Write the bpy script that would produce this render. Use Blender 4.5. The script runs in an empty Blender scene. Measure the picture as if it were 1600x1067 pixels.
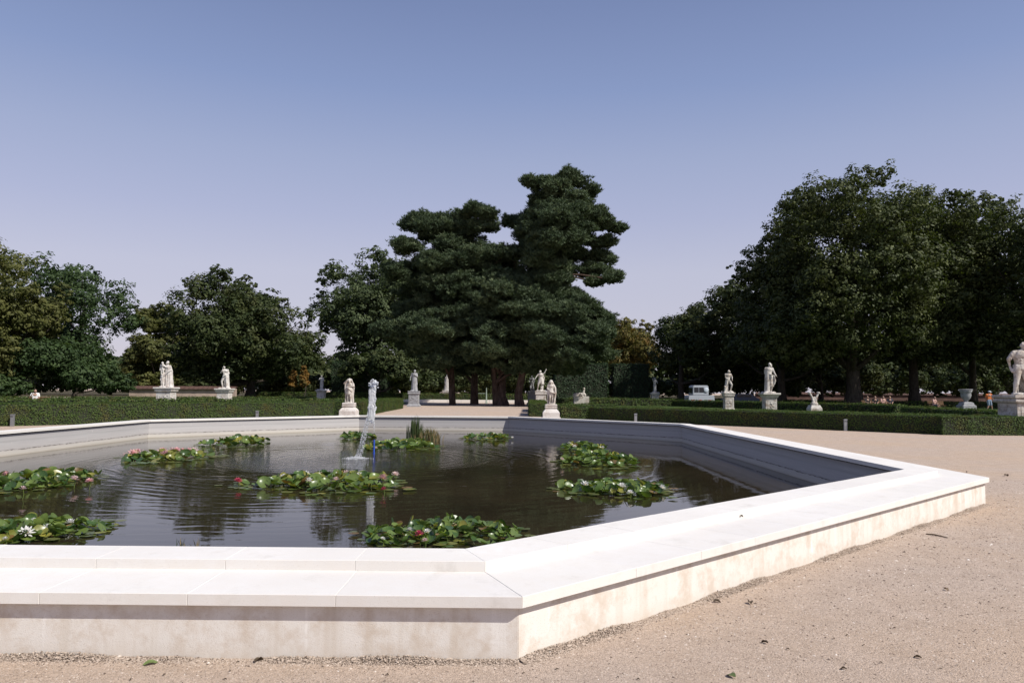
import bpy, bmesh, math, random
import numpy as np
from mathutils import Vector, Matrix
R = math.radians
rnd = random.Random(7)
rng = np.random.default_rng(11)
scene = bpy.context.scene
COL = scene.collection
PI = math.pi

# ------------------------------------------------------------------ camera
F, PITCH, ROLL, CH = 1176.45, R(3.762), R(0.413), 1.58
cd = bpy.data.cameras.new('camera')
cam = bpy.data.objects.new('camera', cd)
COL.objects.link(cam)
cd.sensor_width = 36.0
cd.lens = 36.0 * F / 1600.0
cd.clip_start = 0.05
cd.clip_end = 3000
cam.matrix_world = Matrix.Translation((0, 0, CH)) @ Matrix.Rotation(PI/2 + PITCH, 4, 'X') @ Matrix.Rotation(ROLL, 4, 'Z')
scene.camera = cam
CAMM = cam.matrix_world.to_3x3()

# ------------------------------------------------------------------ world, sun, exposure
SUN_EL, SUN_A = R(46), R(57)          # elevation; angle from -Y (behind the camera) towards +X
sdir = Vector((math.sin(SUN_A)*math.cos(SUN_EL), -math.cos(SUN_A)*math.cos(SUN_EL), math.sin(SUN_EL)))
world = bpy.data.worlds.new('World')
scene.world = world
world.use_nodes = True
wn, wl = world.node_tree.nodes, world.node_tree.links
wn.clear()
wo = wn.new('ShaderNodeOutputWorld'); bg = wn.new('ShaderNodeBackground')
sky = wn.new('ShaderNodeTexSky'); sky.sky_type = 'NISHITA'; sky.sun_disc = False
sky.sun_elevation = SUN_EL
sky.sun_rotation = math.atan2(sdir.x, sdir.y)
sky.altitude = 200; sky.air_density = 1.0; sky.dust_density = 0.7; sky.ozone_density = 1.6
tint = wn.new('ShaderNodeMix'); tint.data_type = 'RGBA'; tint.blend_type = 'MULTIPLY'; tint.inputs[0].default_value = 1.0
tint.inputs[7].default_value = (1.20, 0.95, 0.93, 1)
wl.new(sky.outputs[0], tint.inputs[6])
# the whole sky pales less towards the horizon than the clean-air model does (dry summer air), all round alike
tcw = wn.new('ShaderNodeTexCoord'); sxw = wn.new('ShaderNodeSeparateXYZ'); rpw = wn.new('ShaderNodeValToRGB')
wl.new(tcw.outputs['Generated'], sxw.inputs[0]); wl.new(sxw.outputs[2], rpw.inputs[0])
for el_, (p_, c_) in zip([rpw.color_ramp.elements[0], rpw.color_ramp.elements[1]]+[rpw.color_ramp.elements.new(.5) for _ in range(3)],
                         [(0, (.655, .60, .665, 1)), (.52, (1.0, 1.02, 1.08, 1)), (.14, (.80, .71, .735, 1)), (.225, (.98, .885, .865, 1)), (.36, (1.0, .97, .97, 1))]):
    el_.position = p_; el_.color = c_
grd = wn.new('ShaderNodeMix'); grd.data_type = 'RGBA'; grd.blend_type = 'MULTIPLY'; grd.inputs[0].default_value = 1
wl.new(tint.outputs[2], grd.inputs[6]); wl.new(rpw.outputs[0], grd.inputs[7])
wl.new(grd.outputs[2], bg.inputs[0]); bg.inputs[1].default_value = 0.126
# summer haze evens the sky out round the compass: blend with a sky that only changes with height
bg2 = wn.new('ShaderNodeBackground'); rp2 = wn.new('ShaderNodeValToRGB'); wl.new(sxw.outputs[2], rp2.inputs[0])
cols = [(0, (.60, .60, .70)), (.153, (.552, .571, .708)), (.223, (.440, .482, .675)), (.294, (.366, .429, .631)), (.375, (.255, .336, .570)), (.465, (.191, .258, .468)), (.7, (.13, .19, .40)), (1, (.10, .155, .35))]
el2 = rp2.color_ramp.elements
while len(el2) < len(cols): el2.new(.5)
for e_, (p_, c_) in zip(el2, cols): e_.position = p_; e_.color = (*c_, 1)
wl.new(rp2.outputs[0], bg2.inputs[0]); bg2.inputs[1].default_value = .855
mxw = wn.new('ShaderNodeMixShader'); mxw.inputs[0].default_value = .78
wl.new(bg.outputs[0], mxw.inputs[1]); wl.new(bg2.outputs[0], mxw.inputs[2])
wl.new(mxw.outputs[0], wo.inputs[0])
sl = bpy.data.lights.new('sun', 'SUN'); sl.energy = 4.6; sl.angle = R(0.53); sl.color = (1.0, 0.965, 0.895)
so = bpy.data.objects.new('sun', sl); COL.objects.link(so)
so.rotation_euler = sdir.to_track_quat('Z', 'Y').to_euler(); so.location = (30, -20, 40)
scene.view_settings.view_transform = 'Standard'
scene.view_settings.look = 'None'
scene.view_settings.exposure = 0.23
scene.view_settings.gamma = 1
scene.view_settings.use_curve_mapping = False
scene.cycles.use_denoising = True
scene.cycles.max_bounces = 8
scene.cycles.diffuse_bounces = 2
scene.cycles.glossy_bounces = 3
scene.cycles.transmission_bounces = 6
scene.cycles.sample_clamp_indirect = 6

# ------------------------------------------------------------------ pixel (of the 1600 px photo) -> place
def ray(px, py):
    return CAMM @ Vector(((px-800)/F, -(py-533.5)/F, -1))
def at(px, py, Y):
    d = ray(px, py); t = Y/d.y
    return Vector((d.x*t, Y, CH + d.z*t))
def ground(px, py, z=0.0):
    d = ray(px, py); t = (z-CH)/d.z
    return Vector((d.x*t, d.y*t, z))
def atx(px, Y):
    return at(px, 612, Y).x

# ------------------------------------------------------------------ object helpers
def link(name, me, mat=None, parent=None, loc=None, rot=None):
    o = bpy.data.objects.new(name, me); COL.objects.link(o)
    if mat is not None and me is not None and not me.materials: me.materials.append(mat)
    if parent is not None: o.parent = parent
    if loc is not None: o.location = loc
    if rot is not None: o.rotation_euler = rot
    return o
def tag(o, label=None, cat=None, group=None, kind=None):
    if label: o['label'] = label
    if cat: o['category'] = cat
    if group: o['group'] = group
    if kind: o['kind'] = kind
    return o
def thing(name, label, cat, loc=(0, 0, 0), rz=0, group=None):
    o = bpy.data.objects.new(name, None); COL.objects.link(o)
    o.location = loc; o.rotation_euler = (0, 0, rz); o.empty_display_size = .2
    return tag(o, label, cat, group)
def smooth(me, on=True):
    me.polygons.foreach_set('use_smooth', [on]*len(me.polygons)); return me
def mesh_np(name, verts, faces_n, idx, mat=None, var=None, smooth_=False):
    """verts (n,3); all faces have faces_n corners; idx flat"""
    me = bpy.data.meshes.new(name)
    verts = np.ascontiguousarray(verts, dtype=np.float32); idx = np.ascontiguousarray(idx, dtype=np.int32).ravel()
    nf = len(idx)//faces_n
    me.vertices.add(len(verts)); me.vertices.foreach_set('co', verts.ravel())
    me.loops.add(len(idx)); me.loops.foreach_set('vertex_index', idx)
    me.polygons.add(nf); me.polygons.foreach_set('loop_start', np.arange(0, len(idx), faces_n, dtype=np.int32))
    me.polygons.foreach_set('loop_total', np.full(nf, faces_n, dtype=np.int32))
    if var is not None:
        a = me.attributes.new('var', 'FLOAT', 'POINT'); a.data.foreach_set('value', np.ascontiguousarray(var, dtype=np.float32))
    me.update(calc_edges=True)
    if smooth_: smooth(me)
    if mat: me.materials.append(mat)
    return me
def mesh_bm(name, bm, mat=None, sm=False):
    bmesh.ops.recalc_face_normals(bm, faces=bm.faces[:])
    me = bpy.data.meshes.new(name); bm.to_mesh(me); bm.free()
    if sm: smooth(me)
    if mat: me.materials.append(mat)
    return me
def bm_box(bm, c, s, rz=0, taper=1.0):
    vs = []
    for z in (-.5, .5):
        k = taper if z > 0 else 1.0
        for x, y in ((-.5, -.5), (.5, -.5), (.5, .5), (-.5, .5)):
            X, Y = x*s[0]*k, y*s[1]*k
            vs.append(bm.verts.new((c[0]+X*math.cos(rz)-Y*math.sin(rz), c[1]+X*math.sin(rz)+Y*math.cos(rz), c[2]+z*s[2])))
    for f in ((3, 2, 1, 0), (4, 5, 6, 7), (0, 1, 5, 4), (1, 2, 6, 5), (2, 3, 7, 6), (3, 0, 4, 7)):
        bm.faces.new([vs[i] for i in f])
    return vs
def box_mesh(name, s, mat=None, bevel=0.0, taper=1.0, c=(0, 0, 0)):
    bm = bmesh.new(); bm_box(bm, c, s, 0, taper)
    if bevel: bmesh.ops.bevel(bm, geom=bm.edges[:], offset=bevel, segments=2, affect='EDGES', profile=.6)
    return mesh_bm(name, bm, mat)
def lathe(name, prof, n=24, mat=None, square=False):
    bm = bmesh.new(); rings = []
    for r, z in prof:
        ring = []
        for k in range(n):
            a = 2*PI*(k+.5)/n
            x, y = math.cos(a), math.sin(a)
            if square: x, y = x/abs(math.cos(PI/4)), y/abs(math.cos(PI/4))
            ring.append(bm.verts.new((r*x, r*y, z)))
        rings.append(ring)
    for A, B in zip(rings, rings[1:]):
        for k in range(n): bm.faces.new((A[k], A[(k+1) % n], B[(k+1) % n], B[k]))
    bm.faces.new(rings[0][::-1]); bm.faces.new(rings[-1])
    return mesh_bm(name, bm, mat, sm=not square)
def tubes(paths, n=7):
    """paths: list of (pts, radii) -> verts, quads"""
    V, Q = [], []
    for pts, rad in paths:
        base = len(V); pts = [Vector(p) for p in pts]
        for i, p in enumerate(pts):
            t = (pts[min(i+1, len(pts)-1)] - pts[max(i-1, 0)]).normalized()
            u = t.cross(Vector((.31, .95, .05))).normalized(); v = t.cross(u)
            for k in range(n):
                a = 2*PI*k/n; V.append(p + (u*math.cos(a)+v*math.sin(a))*rad[i])
        for i in range(len(pts)-1):
            for k in range(n):
                Q.append((base+i*n+k, base+i*n+(k+1) % n, base+(i+1)*n+(k+1) % n, base+(i+1)*n+k))
    return V, Q
def tube_mesh(name, paths, mat=None, n=7):
    V, Q = tubes(paths, n)
    return mesh_np(name, np.array([tuple(v) for v in V]), 4, np.array(Q), mat, smooth_=True)

# ------------------------------------------------------------------ materials
def mat_new(name):
    m = bpy.data.materials.new(name); m.use_nodes = True
    nt = m.node_tree; b = nt.nodes['Principled BSDF']
    return m, nt, b
def N(nt, t, **kw):
    n = nt.nodes.new(t)
    for k, v in kw.items():
        if k.startswith('i_'): n.inputs[int(k[2:])].default_value = v
        else: setattr(n, k, v)
    return n
def noise(nt, vec, scale, detail=4, rough=.55):
    n = N(nt, 'ShaderNodeTexNoise'); n.inputs['Scale'].default_value = scale
    n.inputs['Detail'].default_value = detail; n.inputs['Roughness'].default_value = rough
    nt.links.new(vec, n.inputs['Vector']); return n.outputs['Fac']
def ramp(nt, fac, stops):
    n = N(nt, 'ShaderNodeValToRGB'); e = n.color_ramp.elements
    while len(e) < len(stops): e.new(.5)
    for el, (p, c) in zip(e, stops): el.position = p; el.color = (*c, 1) if len(c) == 3 else c
    nt.links.new(fac, n.inputs[0]); return n.outputs[0]
def mixc(nt, fac, a, b, mode='MIX'):
    n = N(nt, 'ShaderNodeMix', data_type='RGBA', blend_type=mode)
    for s, v in ((0, fac), (6, a), (7, b)):
        if hasattr(v, 'is_linked') or hasattr(v, 'links'): nt.links.new(v, n.inputs[s])
        elif s == 0: n.inputs[0].default_value = v
        else: n.inputs[s].default_value = (*v, 1)
    return n.outputs[2]
def math_(nt, op, a, b=None, clamp=False):
    n = N(nt, 'ShaderNodeMath', operation=op, use_clamp=clamp)
    for s, v in ((0, a), (1, b)):
        if v is None: continue
        if hasattr(v, 'links'): nt.links.new(v, n.inputs[s])
        else: n.inputs[s].default_value = v
    return n.outputs[0]
def pos(nt): return N(nt, 'ShaderNodeNewGeometry').outputs['Position']
def objc(nt): return N(nt, 'ShaderNodeTexCoord').outputs['Object']
def mapv(nt, vec, scale):
    n = N(nt, 'ShaderNodeMapping'); n.inputs['Scale'].default_value = scale
    nt.links.new(vec, n.inputs['Vector']); return n.outputs[0]
def sep(nt, vec):
    n = N(nt, 'ShaderNodeSeparateXYZ'); nt.links.new(vec, n.inputs[0]); return n.outputs
def bump(nt, b, h, strength=.3, dist=.01):
    n = N(nt, 'ShaderNodeBump'); n.inputs['Strength'].default_value = strength; n.inputs['Distance'].default_value = dist
    nt.links.new(h, n.inputs['Height']); nt.links.new(n.outputs[0], b.inputs['Normal']); return n
def simple(name, col, rough=.7, nscale=None, namp=.25, metal=0):
    m, nt, b = mat_new(name); b.inputs['Roughness'].default_value = rough; b.inputs['Metallic'].default_value = metal
    if nscale:
        f = noise(nt, objc(nt), nscale, 4)
        c = ramp(nt, f, [(.3, tuple(x*(1-namp) for x in col)), (.7, tuple(min(1, x*(1+namp)) for x in col))])
        nt.links.new(c, b.inputs['Base Color'])
    else: b.inputs['Base Color'].default_value = (*col, 1)
    return m

def m_coping():
    m, nt, b = mat_new('coping_limestone'); p = pos(nt)
    big = noise(nt, p, .9, 5, .6); fine = noise(nt, p, 170, 3, .7); mid = noise(nt, p, 9, 6, .65)
    c = ramp(nt, big, [(.25, (.68, .645, .605)), (.75, (.76, .735, .70))])
    c = mixc(nt, ramp(nt, mid, [(.38, (.5, .5, .5)), (.62, (0, 0, 0))]), c, (.70, .655, .60))
    oi = N(nt, 'ShaderNodeObjectInfo').outputs['Random']
    c = mixc(nt, .7, c, ramp(nt, oi, [(0, (.95, .945, .93)), (.5, (1, .995, .985)), (1, (.92, .91, .91))]), 'MULTIPLY')
    c = mixc(nt, ramp(nt, fine, [(.27, (.75, .75, .75)), (.40, (0, 0, 0))]), c, (.47, .40, .33))
    st = noise(nt, mapv(nt, p, (1.4, 1.1, 1)), 2.3, 8, .72)
    c = mixc(nt, ramp(nt, st, [(.56, (0, 0, 0)), (.72, (.42, .42, .42))]), c, (.47, .43, .38))
    nt.links.new(c, b.inputs['Base Color']); b.inputs['Roughness'].default_value = .75
    b.inputs['Specular IOR Level'].default_value = .25
    bump(nt, b, math_(nt, 'ADD', fine, math_(nt, 'MULTIPLY', mid, .6)), .25, .003)
    return m
def m_poolwall():
    m, nt, b = mat_new('wall_limestone'); p = pos(nt)
    streak = noise(nt, mapv(nt, p, (7, 7, .35)), 1.0, 5, .6)
    blot = noise(nt, p, 5.5, 7, .7); fine = noise(nt, p, 150, 3, .7)
    c = ramp(nt, streak, [(.30, (.60, .535, .46)), (.48, (.70, .655, .60)), (.62, (.71, .67, .62)), (.72, (.83, .80, .76))])
    c = mixc(nt, ramp(nt, blot, [(.47, (0, 0, 0)), (.64, (.8, .8, .8))]), c, (.56, .475, .39))
    z = sep(nt, p)[2]
    low = ramp(nt, math_(nt, 'ADD', z, math_(nt, 'MULTIPLY', blot, .12)), [(.03, (.55, .55, .55)), (.16, (0, 0, 0))])
    c = mixc(nt, low, c, (.58, .50, .41))
    c = mixc(nt, ramp(nt, fine, [(.30, (.7, .7, .7)), (.42, (0, 0, 0))]), c, (.45, .38, .31))
    nt.links.new(c, b.inputs['Base Color']); b.inputs['Roughness'].default_value = .85
    b.inputs['Specular IOR Level'].default_value = .2
    bump(nt, b, math_(nt, 'ADD', fine, blot), .35, .004)
    return m
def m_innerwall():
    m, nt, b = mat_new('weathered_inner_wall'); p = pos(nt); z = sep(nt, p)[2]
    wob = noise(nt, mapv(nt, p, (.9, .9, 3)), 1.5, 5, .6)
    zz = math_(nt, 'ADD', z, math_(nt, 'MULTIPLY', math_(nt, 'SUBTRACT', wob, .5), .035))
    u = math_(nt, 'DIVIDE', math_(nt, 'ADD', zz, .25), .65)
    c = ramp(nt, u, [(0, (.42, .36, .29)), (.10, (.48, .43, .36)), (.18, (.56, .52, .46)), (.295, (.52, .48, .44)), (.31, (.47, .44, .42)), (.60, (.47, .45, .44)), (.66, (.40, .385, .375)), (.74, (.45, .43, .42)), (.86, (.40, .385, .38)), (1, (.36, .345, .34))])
    dash = noise(nt, mapv(nt, p, (3, 3, 30)), 2.2, 4, .6)
    line = math_(nt, 'MULTIPLY', ramp(nt, u, [(.270, (0, 0, 0)), (.288, (1, 1, 1)), (.318, (1, 1, 1)), (.338, (0, 0, 0))]), ramp(nt, dash, [(.42, (0, 0, 0)), (.54, (.85, .85, .85))]))
    c = mixc(nt, line, c, (.13, .115, .10))
    lay = noise(nt, mapv(nt, p, (.5, .5, 22)), 1.0, 5, .7)
    c = mixc(nt, .8, c, ramp(nt, lay, [(.3, (.80, .79, .79)), (.7, (1.0, 1, 1))]), 'MULTIPLY')
    blot = noise(nt, p, 6, 7, .7)
    c = mixc(nt, ramp(nt, blot, [(.62, (0, 0, 0)), (.74, (.5, .5, .5))]), c, (.68, .66, .62))
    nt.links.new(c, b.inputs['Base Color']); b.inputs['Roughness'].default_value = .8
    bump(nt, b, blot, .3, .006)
    return m
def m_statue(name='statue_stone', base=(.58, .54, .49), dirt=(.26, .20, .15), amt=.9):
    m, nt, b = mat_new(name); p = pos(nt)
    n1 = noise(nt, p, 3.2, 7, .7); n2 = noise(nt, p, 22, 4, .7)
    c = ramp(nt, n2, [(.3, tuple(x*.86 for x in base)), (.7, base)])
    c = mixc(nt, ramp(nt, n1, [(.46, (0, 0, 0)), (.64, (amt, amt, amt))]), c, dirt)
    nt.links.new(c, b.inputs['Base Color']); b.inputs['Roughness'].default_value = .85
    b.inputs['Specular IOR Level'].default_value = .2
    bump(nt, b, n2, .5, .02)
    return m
def m_gravel():
    m, nt, b = mat_new('gravel_surface'); p = pos(nt)
    big = noise(nt, p, .35, 4, .6); md = noise(nt, p, 3.5, 5, .65); fn = noise(nt, p, 95, 4, .8)
    vor = N(nt, 'ShaderNodeTexVoronoi'); vor.inputs['Scale'].default_value = 85; nt.links.new(p, vor.inputs['Vector'])
    cell = sep(nt, vor.outputs['Color'])[0]
    c = ramp(nt, fn, [(.22, (.23, .182, .145)), (.40, (.42, .340, .275)), (.62, (.52, .425, .35)), (.82, (.68, .585, .50))])
    c = mixc(nt, .55, c, ramp(nt, cell, [(0, (.60, .55, .52)), (.3, (.92, .88, .86)), (.75, (1.05, 1, .97)), (1, (1.35, 1.3, 1.28))]), 'MULTIPLY')
    c = mixc(nt, .75, c, ramp(nt, md, [(.28, (.86, .83, .80)), (.7, (1.08, 1.07, 1.07))]), 'MULTIPLY')
    c = mixc(nt, .8, c, ramp(nt, big, [(.35, (1.02, .975, .90)), (.65, (.97, .985, 1.01))]), 'MULTIPLY')
    # far off, single grains run together into one tone
    nt.links.new(c, b.inputs['Base Color']); b.inputs['Roughness'].default_value = .95
    b.inputs['Specular IOR Level'].default_value = .15
    h = math_(nt, 'ADD', math_(nt, 'MULTIPLY', vor.outputs['Distance'], -.6), math_(nt, 'ADD', fn, math_(nt, 'MULTIPLY', md, .8)))
    bump(nt, b, h, .75, .011)
    return m
def m_grass(name, a, c2):
    m, nt, b = mat_new(name); p = pos(nt)
    n1 = noise(nt, p, .5, 5, .6); n2 = noise(nt, p, 9, 5, .75)
    c = ramp(nt, n2, [(.3, a), (.7, c2)])
    c = mixc(nt, ramp(nt, n1, [(.45, (0, 0, 0)), (.7, (.5, .5, .5))]), c, (c2[0]*1.3, c2[1]*1.05, c2[2]))
    nt.links.new(c, b.inputs['Base Color']); b.inputs['Roughness'].default_value = .9
    b.inputs['Specular IOR Level'].default_value = .1
    bump(nt, b, n2, .8, .05)
    return m
def m_leaf(name, dark, mid, light, odd=None, trans=.28, patch=.25):
    """var attribute: random per leaf; big noise gives patches of another green"""
    m, nt, b = mat_new(name)
    at_ = N(nt, 'ShaderNodeAttribute', attribute_name='var').outputs['Fac']
    p = pos(nt); nz = noise(nt, p, patch, 4, .6)
    c = ramp(nt, at_, [(0, dark), (.55, mid), (1, light)])
    if odd: c = mixc(nt, ramp(nt, nz, [(.50, (0, 0, 0)), (.66, (.75, .75, .75))]), c, odd)
    nt.links.new(c, b.inputs['Base Color']); b.inputs['Roughness'].default_value = .6
    b.inputs['Specular IOR Level'].default_value = .18
    tr = N(nt, 'ShaderNodeBsdfTranslucent'); nt.links.new(mixc(nt, 1.0, c, (1.1, 1.25, .5), 'MULTIPLY'), tr.inputs[0])
    mx = N(nt, 'ShaderNodeMixShader'); mx.inputs[0].default_value = trans
    nt.links.new(b.outputs[0], mx.inputs[1]); nt.links.new(tr.outputs[0], mx.inputs[2])
    nt.links.new(mx.outputs[0], nt.nodes['Material Output'].inputs[0])
    return m
def m_bark(name, a, c2, sc=1.0):
    m, nt, b = mat_new(name); p = pos(nt)
    n1 = noise(nt, mapv(nt, p, (3*sc, 3*sc, .7*sc)), 2.0, 7, .7)
    nt.links.new(ramp(nt, n1, [(.35, a), (.65, c2)]), b.inputs['Base Color'])
    b.inputs['Roughness'].default_value = .95; b.inputs['Specular IOR Level'].default_value = .1
    bump(nt, b, n1, 1.0, .08)
    return m

NOZ = Vector((-3.80, 21.0, 0))            # fountain nozzle
SPL = Vector((-4.0, 19.6, 0))             # where its water falls back
def m_water():
    m, nt, b = mat_new('pond_water'); p = pos(nt)
    b.inputs['Base Color'].default_value = (.045, .034, .020, 1)
    b.inputs['Roughness'].default_value = .015; b.inputs['IOR'].default_value = 1.333
    n1 = noise(nt, p, .5, 4, .6)
    nt.links.new(ramp(nt, n1, [(.3, (.020, .016, .0095)), (.7, (.036, .0275, .0155))]), b.inputs['Base Color'])
    x, y, _ = sep(nt, p)[:3]
    dx = math_(nt, 'SUBTRACT', x, SPL.x); dy = math_(nt, 'SUBTRACT', y, SPL.y)
    d = math_(nt, 'SQRT', math_(nt, 'ADD', math_(nt, 'MULTIPLY', dx, dx), math_(nt, 'MULTIPLY', dy, dy)))
    wob = noise(nt, p, .8, 3, .5)
    dd = math_(nt, 'ADD', d, math_(nt, 'MULTIPLY', wob, .55))
    w1 = math_(nt, 'SINE', math_(nt, 'MULTIPLY', dd, 2*PI/.34))
    w2 = math_(nt, 'SINE', math_(nt, 'ADD', math_(nt, 'MULTIPLY', dd, 2*PI/.205), math_(nt, 'MULTIPLY', wob, 9)))
    rings = math_(nt, 'ADD', w1, math_(nt, 'MULTIPLY', w2, .45))
    env = ramp(nt, math_(nt, 'DIVIDE', d, 14), [(0, (.45, .45, .45)), (.18, (.62, .62, .62)), (.36, (.42, .42, .42)), (.55, (.15, .15, .15)), (.8, (.022, .022, .022)), (1, (.015, .015, .015))])
    patchy = ramp(nt, noise(nt, p, .33, 3, .6), [(.35, (.25, .25, .25)), (.62, (1, 1, 1))])
    rings = math_(nt, 'MULTIPLY', math_(nt, 'MULTIPLY', rings, env), patchy)
    chop = noise(nt, mapv(nt, p, (1, 1, 1)), 7.5, 4, .6)
    chopenv = ramp(nt, math_(nt, 'DIVIDE', d, 14), [(0, (.55, .55, .55)), (.15, (.60, .60, .60)), (.27, (.10, .10, .10)), (.6, (.015, .015, .015)), (1, (.008, .008, .008))])
    h = math_(nt, 'ADD', math_(nt, 'MULTIPLY', rings, .5), math_(nt, 'MULTIPLY', math_(nt, 'MULTIPLY', chop, chopenv), 3.6))
    swell = noise(nt, p, 1.4, 3, .5)
    h = math_(nt, 'ADD', h, math_(nt, 'MULTIPLY', swell, .18))
    bump(nt, b, h, 1.0, .0088)
    return m

M = {}
M['coping'] = m_coping(); M['pwall'] = m_poolwall(); M['inner'] = m_innerwall()
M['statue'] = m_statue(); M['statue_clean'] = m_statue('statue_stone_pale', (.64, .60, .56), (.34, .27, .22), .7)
M['statue_shaded'] = m_statue('statue_stone_shaded', (.34, .34, .35), (.17, .16, .15), .7)  # darker copy of the statue stone, with tree shade put into its colour
M['gravel'] = m_gravel()
M['lawn'] = m_grass('lawn', (.030, .055, .014), (.062, .095, .026))
M['soil'] = m_grass('dry_soil', (.045, .040, .022), (.075, .062, .036))
M['pine_leaf'] = m_leaf('pine_needles', (.034, .054, .028), (.084, .114, .060), (.185, .220, .115), trans=.15)
M['maple'] = m_leaf('deep_green_leaves', (.026, .046, .017), (.048, .078, .028), (.092, .130, .048), trans=.25)
M['olive'] = m_leaf('olive_leaves', (.070, .078, .024), (.110, .115, .036), (.165, .160, .052), odd=(.075, .090, .030), trans=.3)
M['lime'] = m_leaf('lime_leaves', (.026, .036, .013), (.056, .071, .024), (.120, .136, .046), odd=(.088, .098, .030), trans=.22)
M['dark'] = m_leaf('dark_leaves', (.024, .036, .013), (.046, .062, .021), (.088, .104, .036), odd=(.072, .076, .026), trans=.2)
M['bluish'] = m_leaf('grey_green_leaves', (.040, .057, .025), (.068, .090, .038), (.115, .140, .060), trans=.25)
M['autumn'] = m_leaf('turning_leaves', (.070, .072, .022), (.115, .105, .030), (.180, .145, .038), odd=(.20, .105, .030), trans=.3, patch=.5)
M['rust'] = m_leaf('rusty_leaves', (.16, .085, .025), (.26, .14, .035), (.36, .20, .05), odd=(.09, .09, .03), trans=.3, patch=.9)
M['hedge'] = m_leaf('boxwood_leaves', (.032, .060, .014), (.058, .092, .020), (.100, .138, .034), odd=(.105, .088, .026), trans=.2, patch=1.4)
M['hornbeam'] = m_leaf('hornbeam_leaves', (.018, .034, .016), (.030, .052, .024), (.050, .080, .034), trans=.15)
M['core'] = simple('hedge_interior', (.018, .022, .010), .95, 6)
M['bark'] = m_bark('grey_bark', (.035, .028, .022), (.085, .072, .060))
M['pinebark'] = m_bark('pine_bark', (.040, .026, .020), (.135, .092, .072), .8)
M['water'] = m_water()

# ------------------------------------------------------------------ ground, pool
def corners(off, a=9.496, b=13.988, e=3.292, g=8.008, gf=7.62, cx=-3.527, cy=19.499, yaw=R(-.385)):
    P = [(e, -b), (a, -g), (a, gf), (e, b), (-e, b), (-a, gf), (-a, -g), (-e, -b)]
    P = [Vector(p) for p in P]; n = 8; out = []
    for i in range(n):
        d1 = (P[i]-P[i-1]).normalized(); d2 = (P[(i+1) % n]-P[i]).normalized()
        n1 = Vector((d1.y, -d1.x)); n2 = Vector((d2.y, -d2.x))
        k = off/(1+n1.dot(n2)); q = P[i]+(n1+n2)*k
        c, s = math.cos(yaw), math.sin(yaw)
        out.append(Vector((cx+c*q.x-s*q.y, cy+s*q.x+c*q.y)))
    return out
ZR, ZB, TR, TB, ZW = .450, .384, .0675, .068, -.192
W1, W2, W3, WIN = .406, 1.006, .955, .065

def ring_sheet(name, inner, outer, z, mat, sub=1):
    V = [(p.x, p.y, z) for p in inner]; n = len(inner); Q = []
    V += [(p.x, p.y, z) for p in outer]
    for i in range(n): Q.append((i, (i+1) % n, n+(i+1) % n, n+i)[::-1])
    me = mesh_np(name, np.array(V), 4, np.array(Q), mat)
    return me
hole = corners(.5)
big = [Vector((-3.5+1400*math.cos(a), 20+1400*math.sin(a))) for a in [R(-67.5+45*k) for k in range(8)]]
tag(link('ground', ring_sheet('ground', hole, big, 0, M['gravel'])), kind='structure')
o8 = corners(0)
wat = corners(WIN+.12)
me = bpy.data.meshes.new('pond_water'); me.from_pydata([(p.x, p.y, ZW) for p in wat], [], [tuple(range(8))])
tag(link('pond_water', me, M['water']), kind='structure')

# basin: every coping stone, bench slab and wall block is a part
basin = thing('fountain_basin', 'long eight sided pale stone basin with stepped rim around the lily pond', 'fountain basin', (-3.5, 19.5, 0))
def prism_stone(name, quad_lo, z0, z1, mat, bev=.004, dz=0.0):
    bm = bmesh.new(); lo = [bm.verts.new((p.x+3.5, p.y-19.5, z0)) for p in quad_lo]; hi = [bm.verts.new((p.x+3.5, p.y-19.5, z1+dz)) for p in quad_lo]
    n = len(lo); bm.faces.new(lo[::-1]); bm.faces.new(hi)
    for i in range(n): bm.faces.new((lo[i], lo[(i+1) % n], hi[(i+1) % n], hi[i]))
    bmesh.ops.bevel(bm, geom=bm.edges[:], offset=bev, segments=1, affect='EDGES')
    return link(name, mesh_bm(name, bm, mat), None, basin)
def course(name, off0, off1, z0, z1, mat, length, end=0.0, gap=.0016, bev=.0022, lift=.0018):
    A, B = corners(off0), corners(off1)
    for i in range(8):
        j = (i+1) % 8
        a0, a1, b0, b1 = A[i], A[j], B[i], B[j]
        L = (b1-b0).length; d = (b1-b0).normalized()
        ia0 = (a0-b0).dot(d); ia1 = (a1-b0).dot(d)      # along-edge positions of inner corners
        lo, hi = max(ia0, 0), min(ia1, L)
        n = max(1, round((L)/length))
        cuts = [L*k/n for k in range(n+1)]
        if end:
            n = max(1, round((L-2*end)/length))+2
            cuts = [0]+[end+(L-2*end)*k/(n-2) for k in range(n-1)]+[L]
        nrm = (a0-b0)-d*ia0
        def inner(s): return b0+d*s+nrm
        for k in range(n):
            s0, s1 = cuts[k], cuts[k+1]
            p = []
            g = gap/2
            if k == 0: q0o, q0i = b0+d*g, a0+d*g
            else: q0o, q0i = b0+d*(s0+g), inner(max(s0, lo+.02)+g)
            if k == n-1: q1o, q1i = b1-d*g, a1-d*g
            else: q1o, q1i = b0+d*(s1-g), inner(min(s1, hi-.02)-g)
            quad = [q0o, q1o, q1i, q0i]
            quad.reverse()
            prism_stone(name, quad, z0, z1, mat, bev, rnd.uniform(0, lift))
course('coping_stone', 0, W1, ZR-TR, ZR, M['coping'], .82)
course('bench_slab', W1-.15, W2, ZB-TB, ZB-.001, M['coping'], .815, 1.09)
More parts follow.
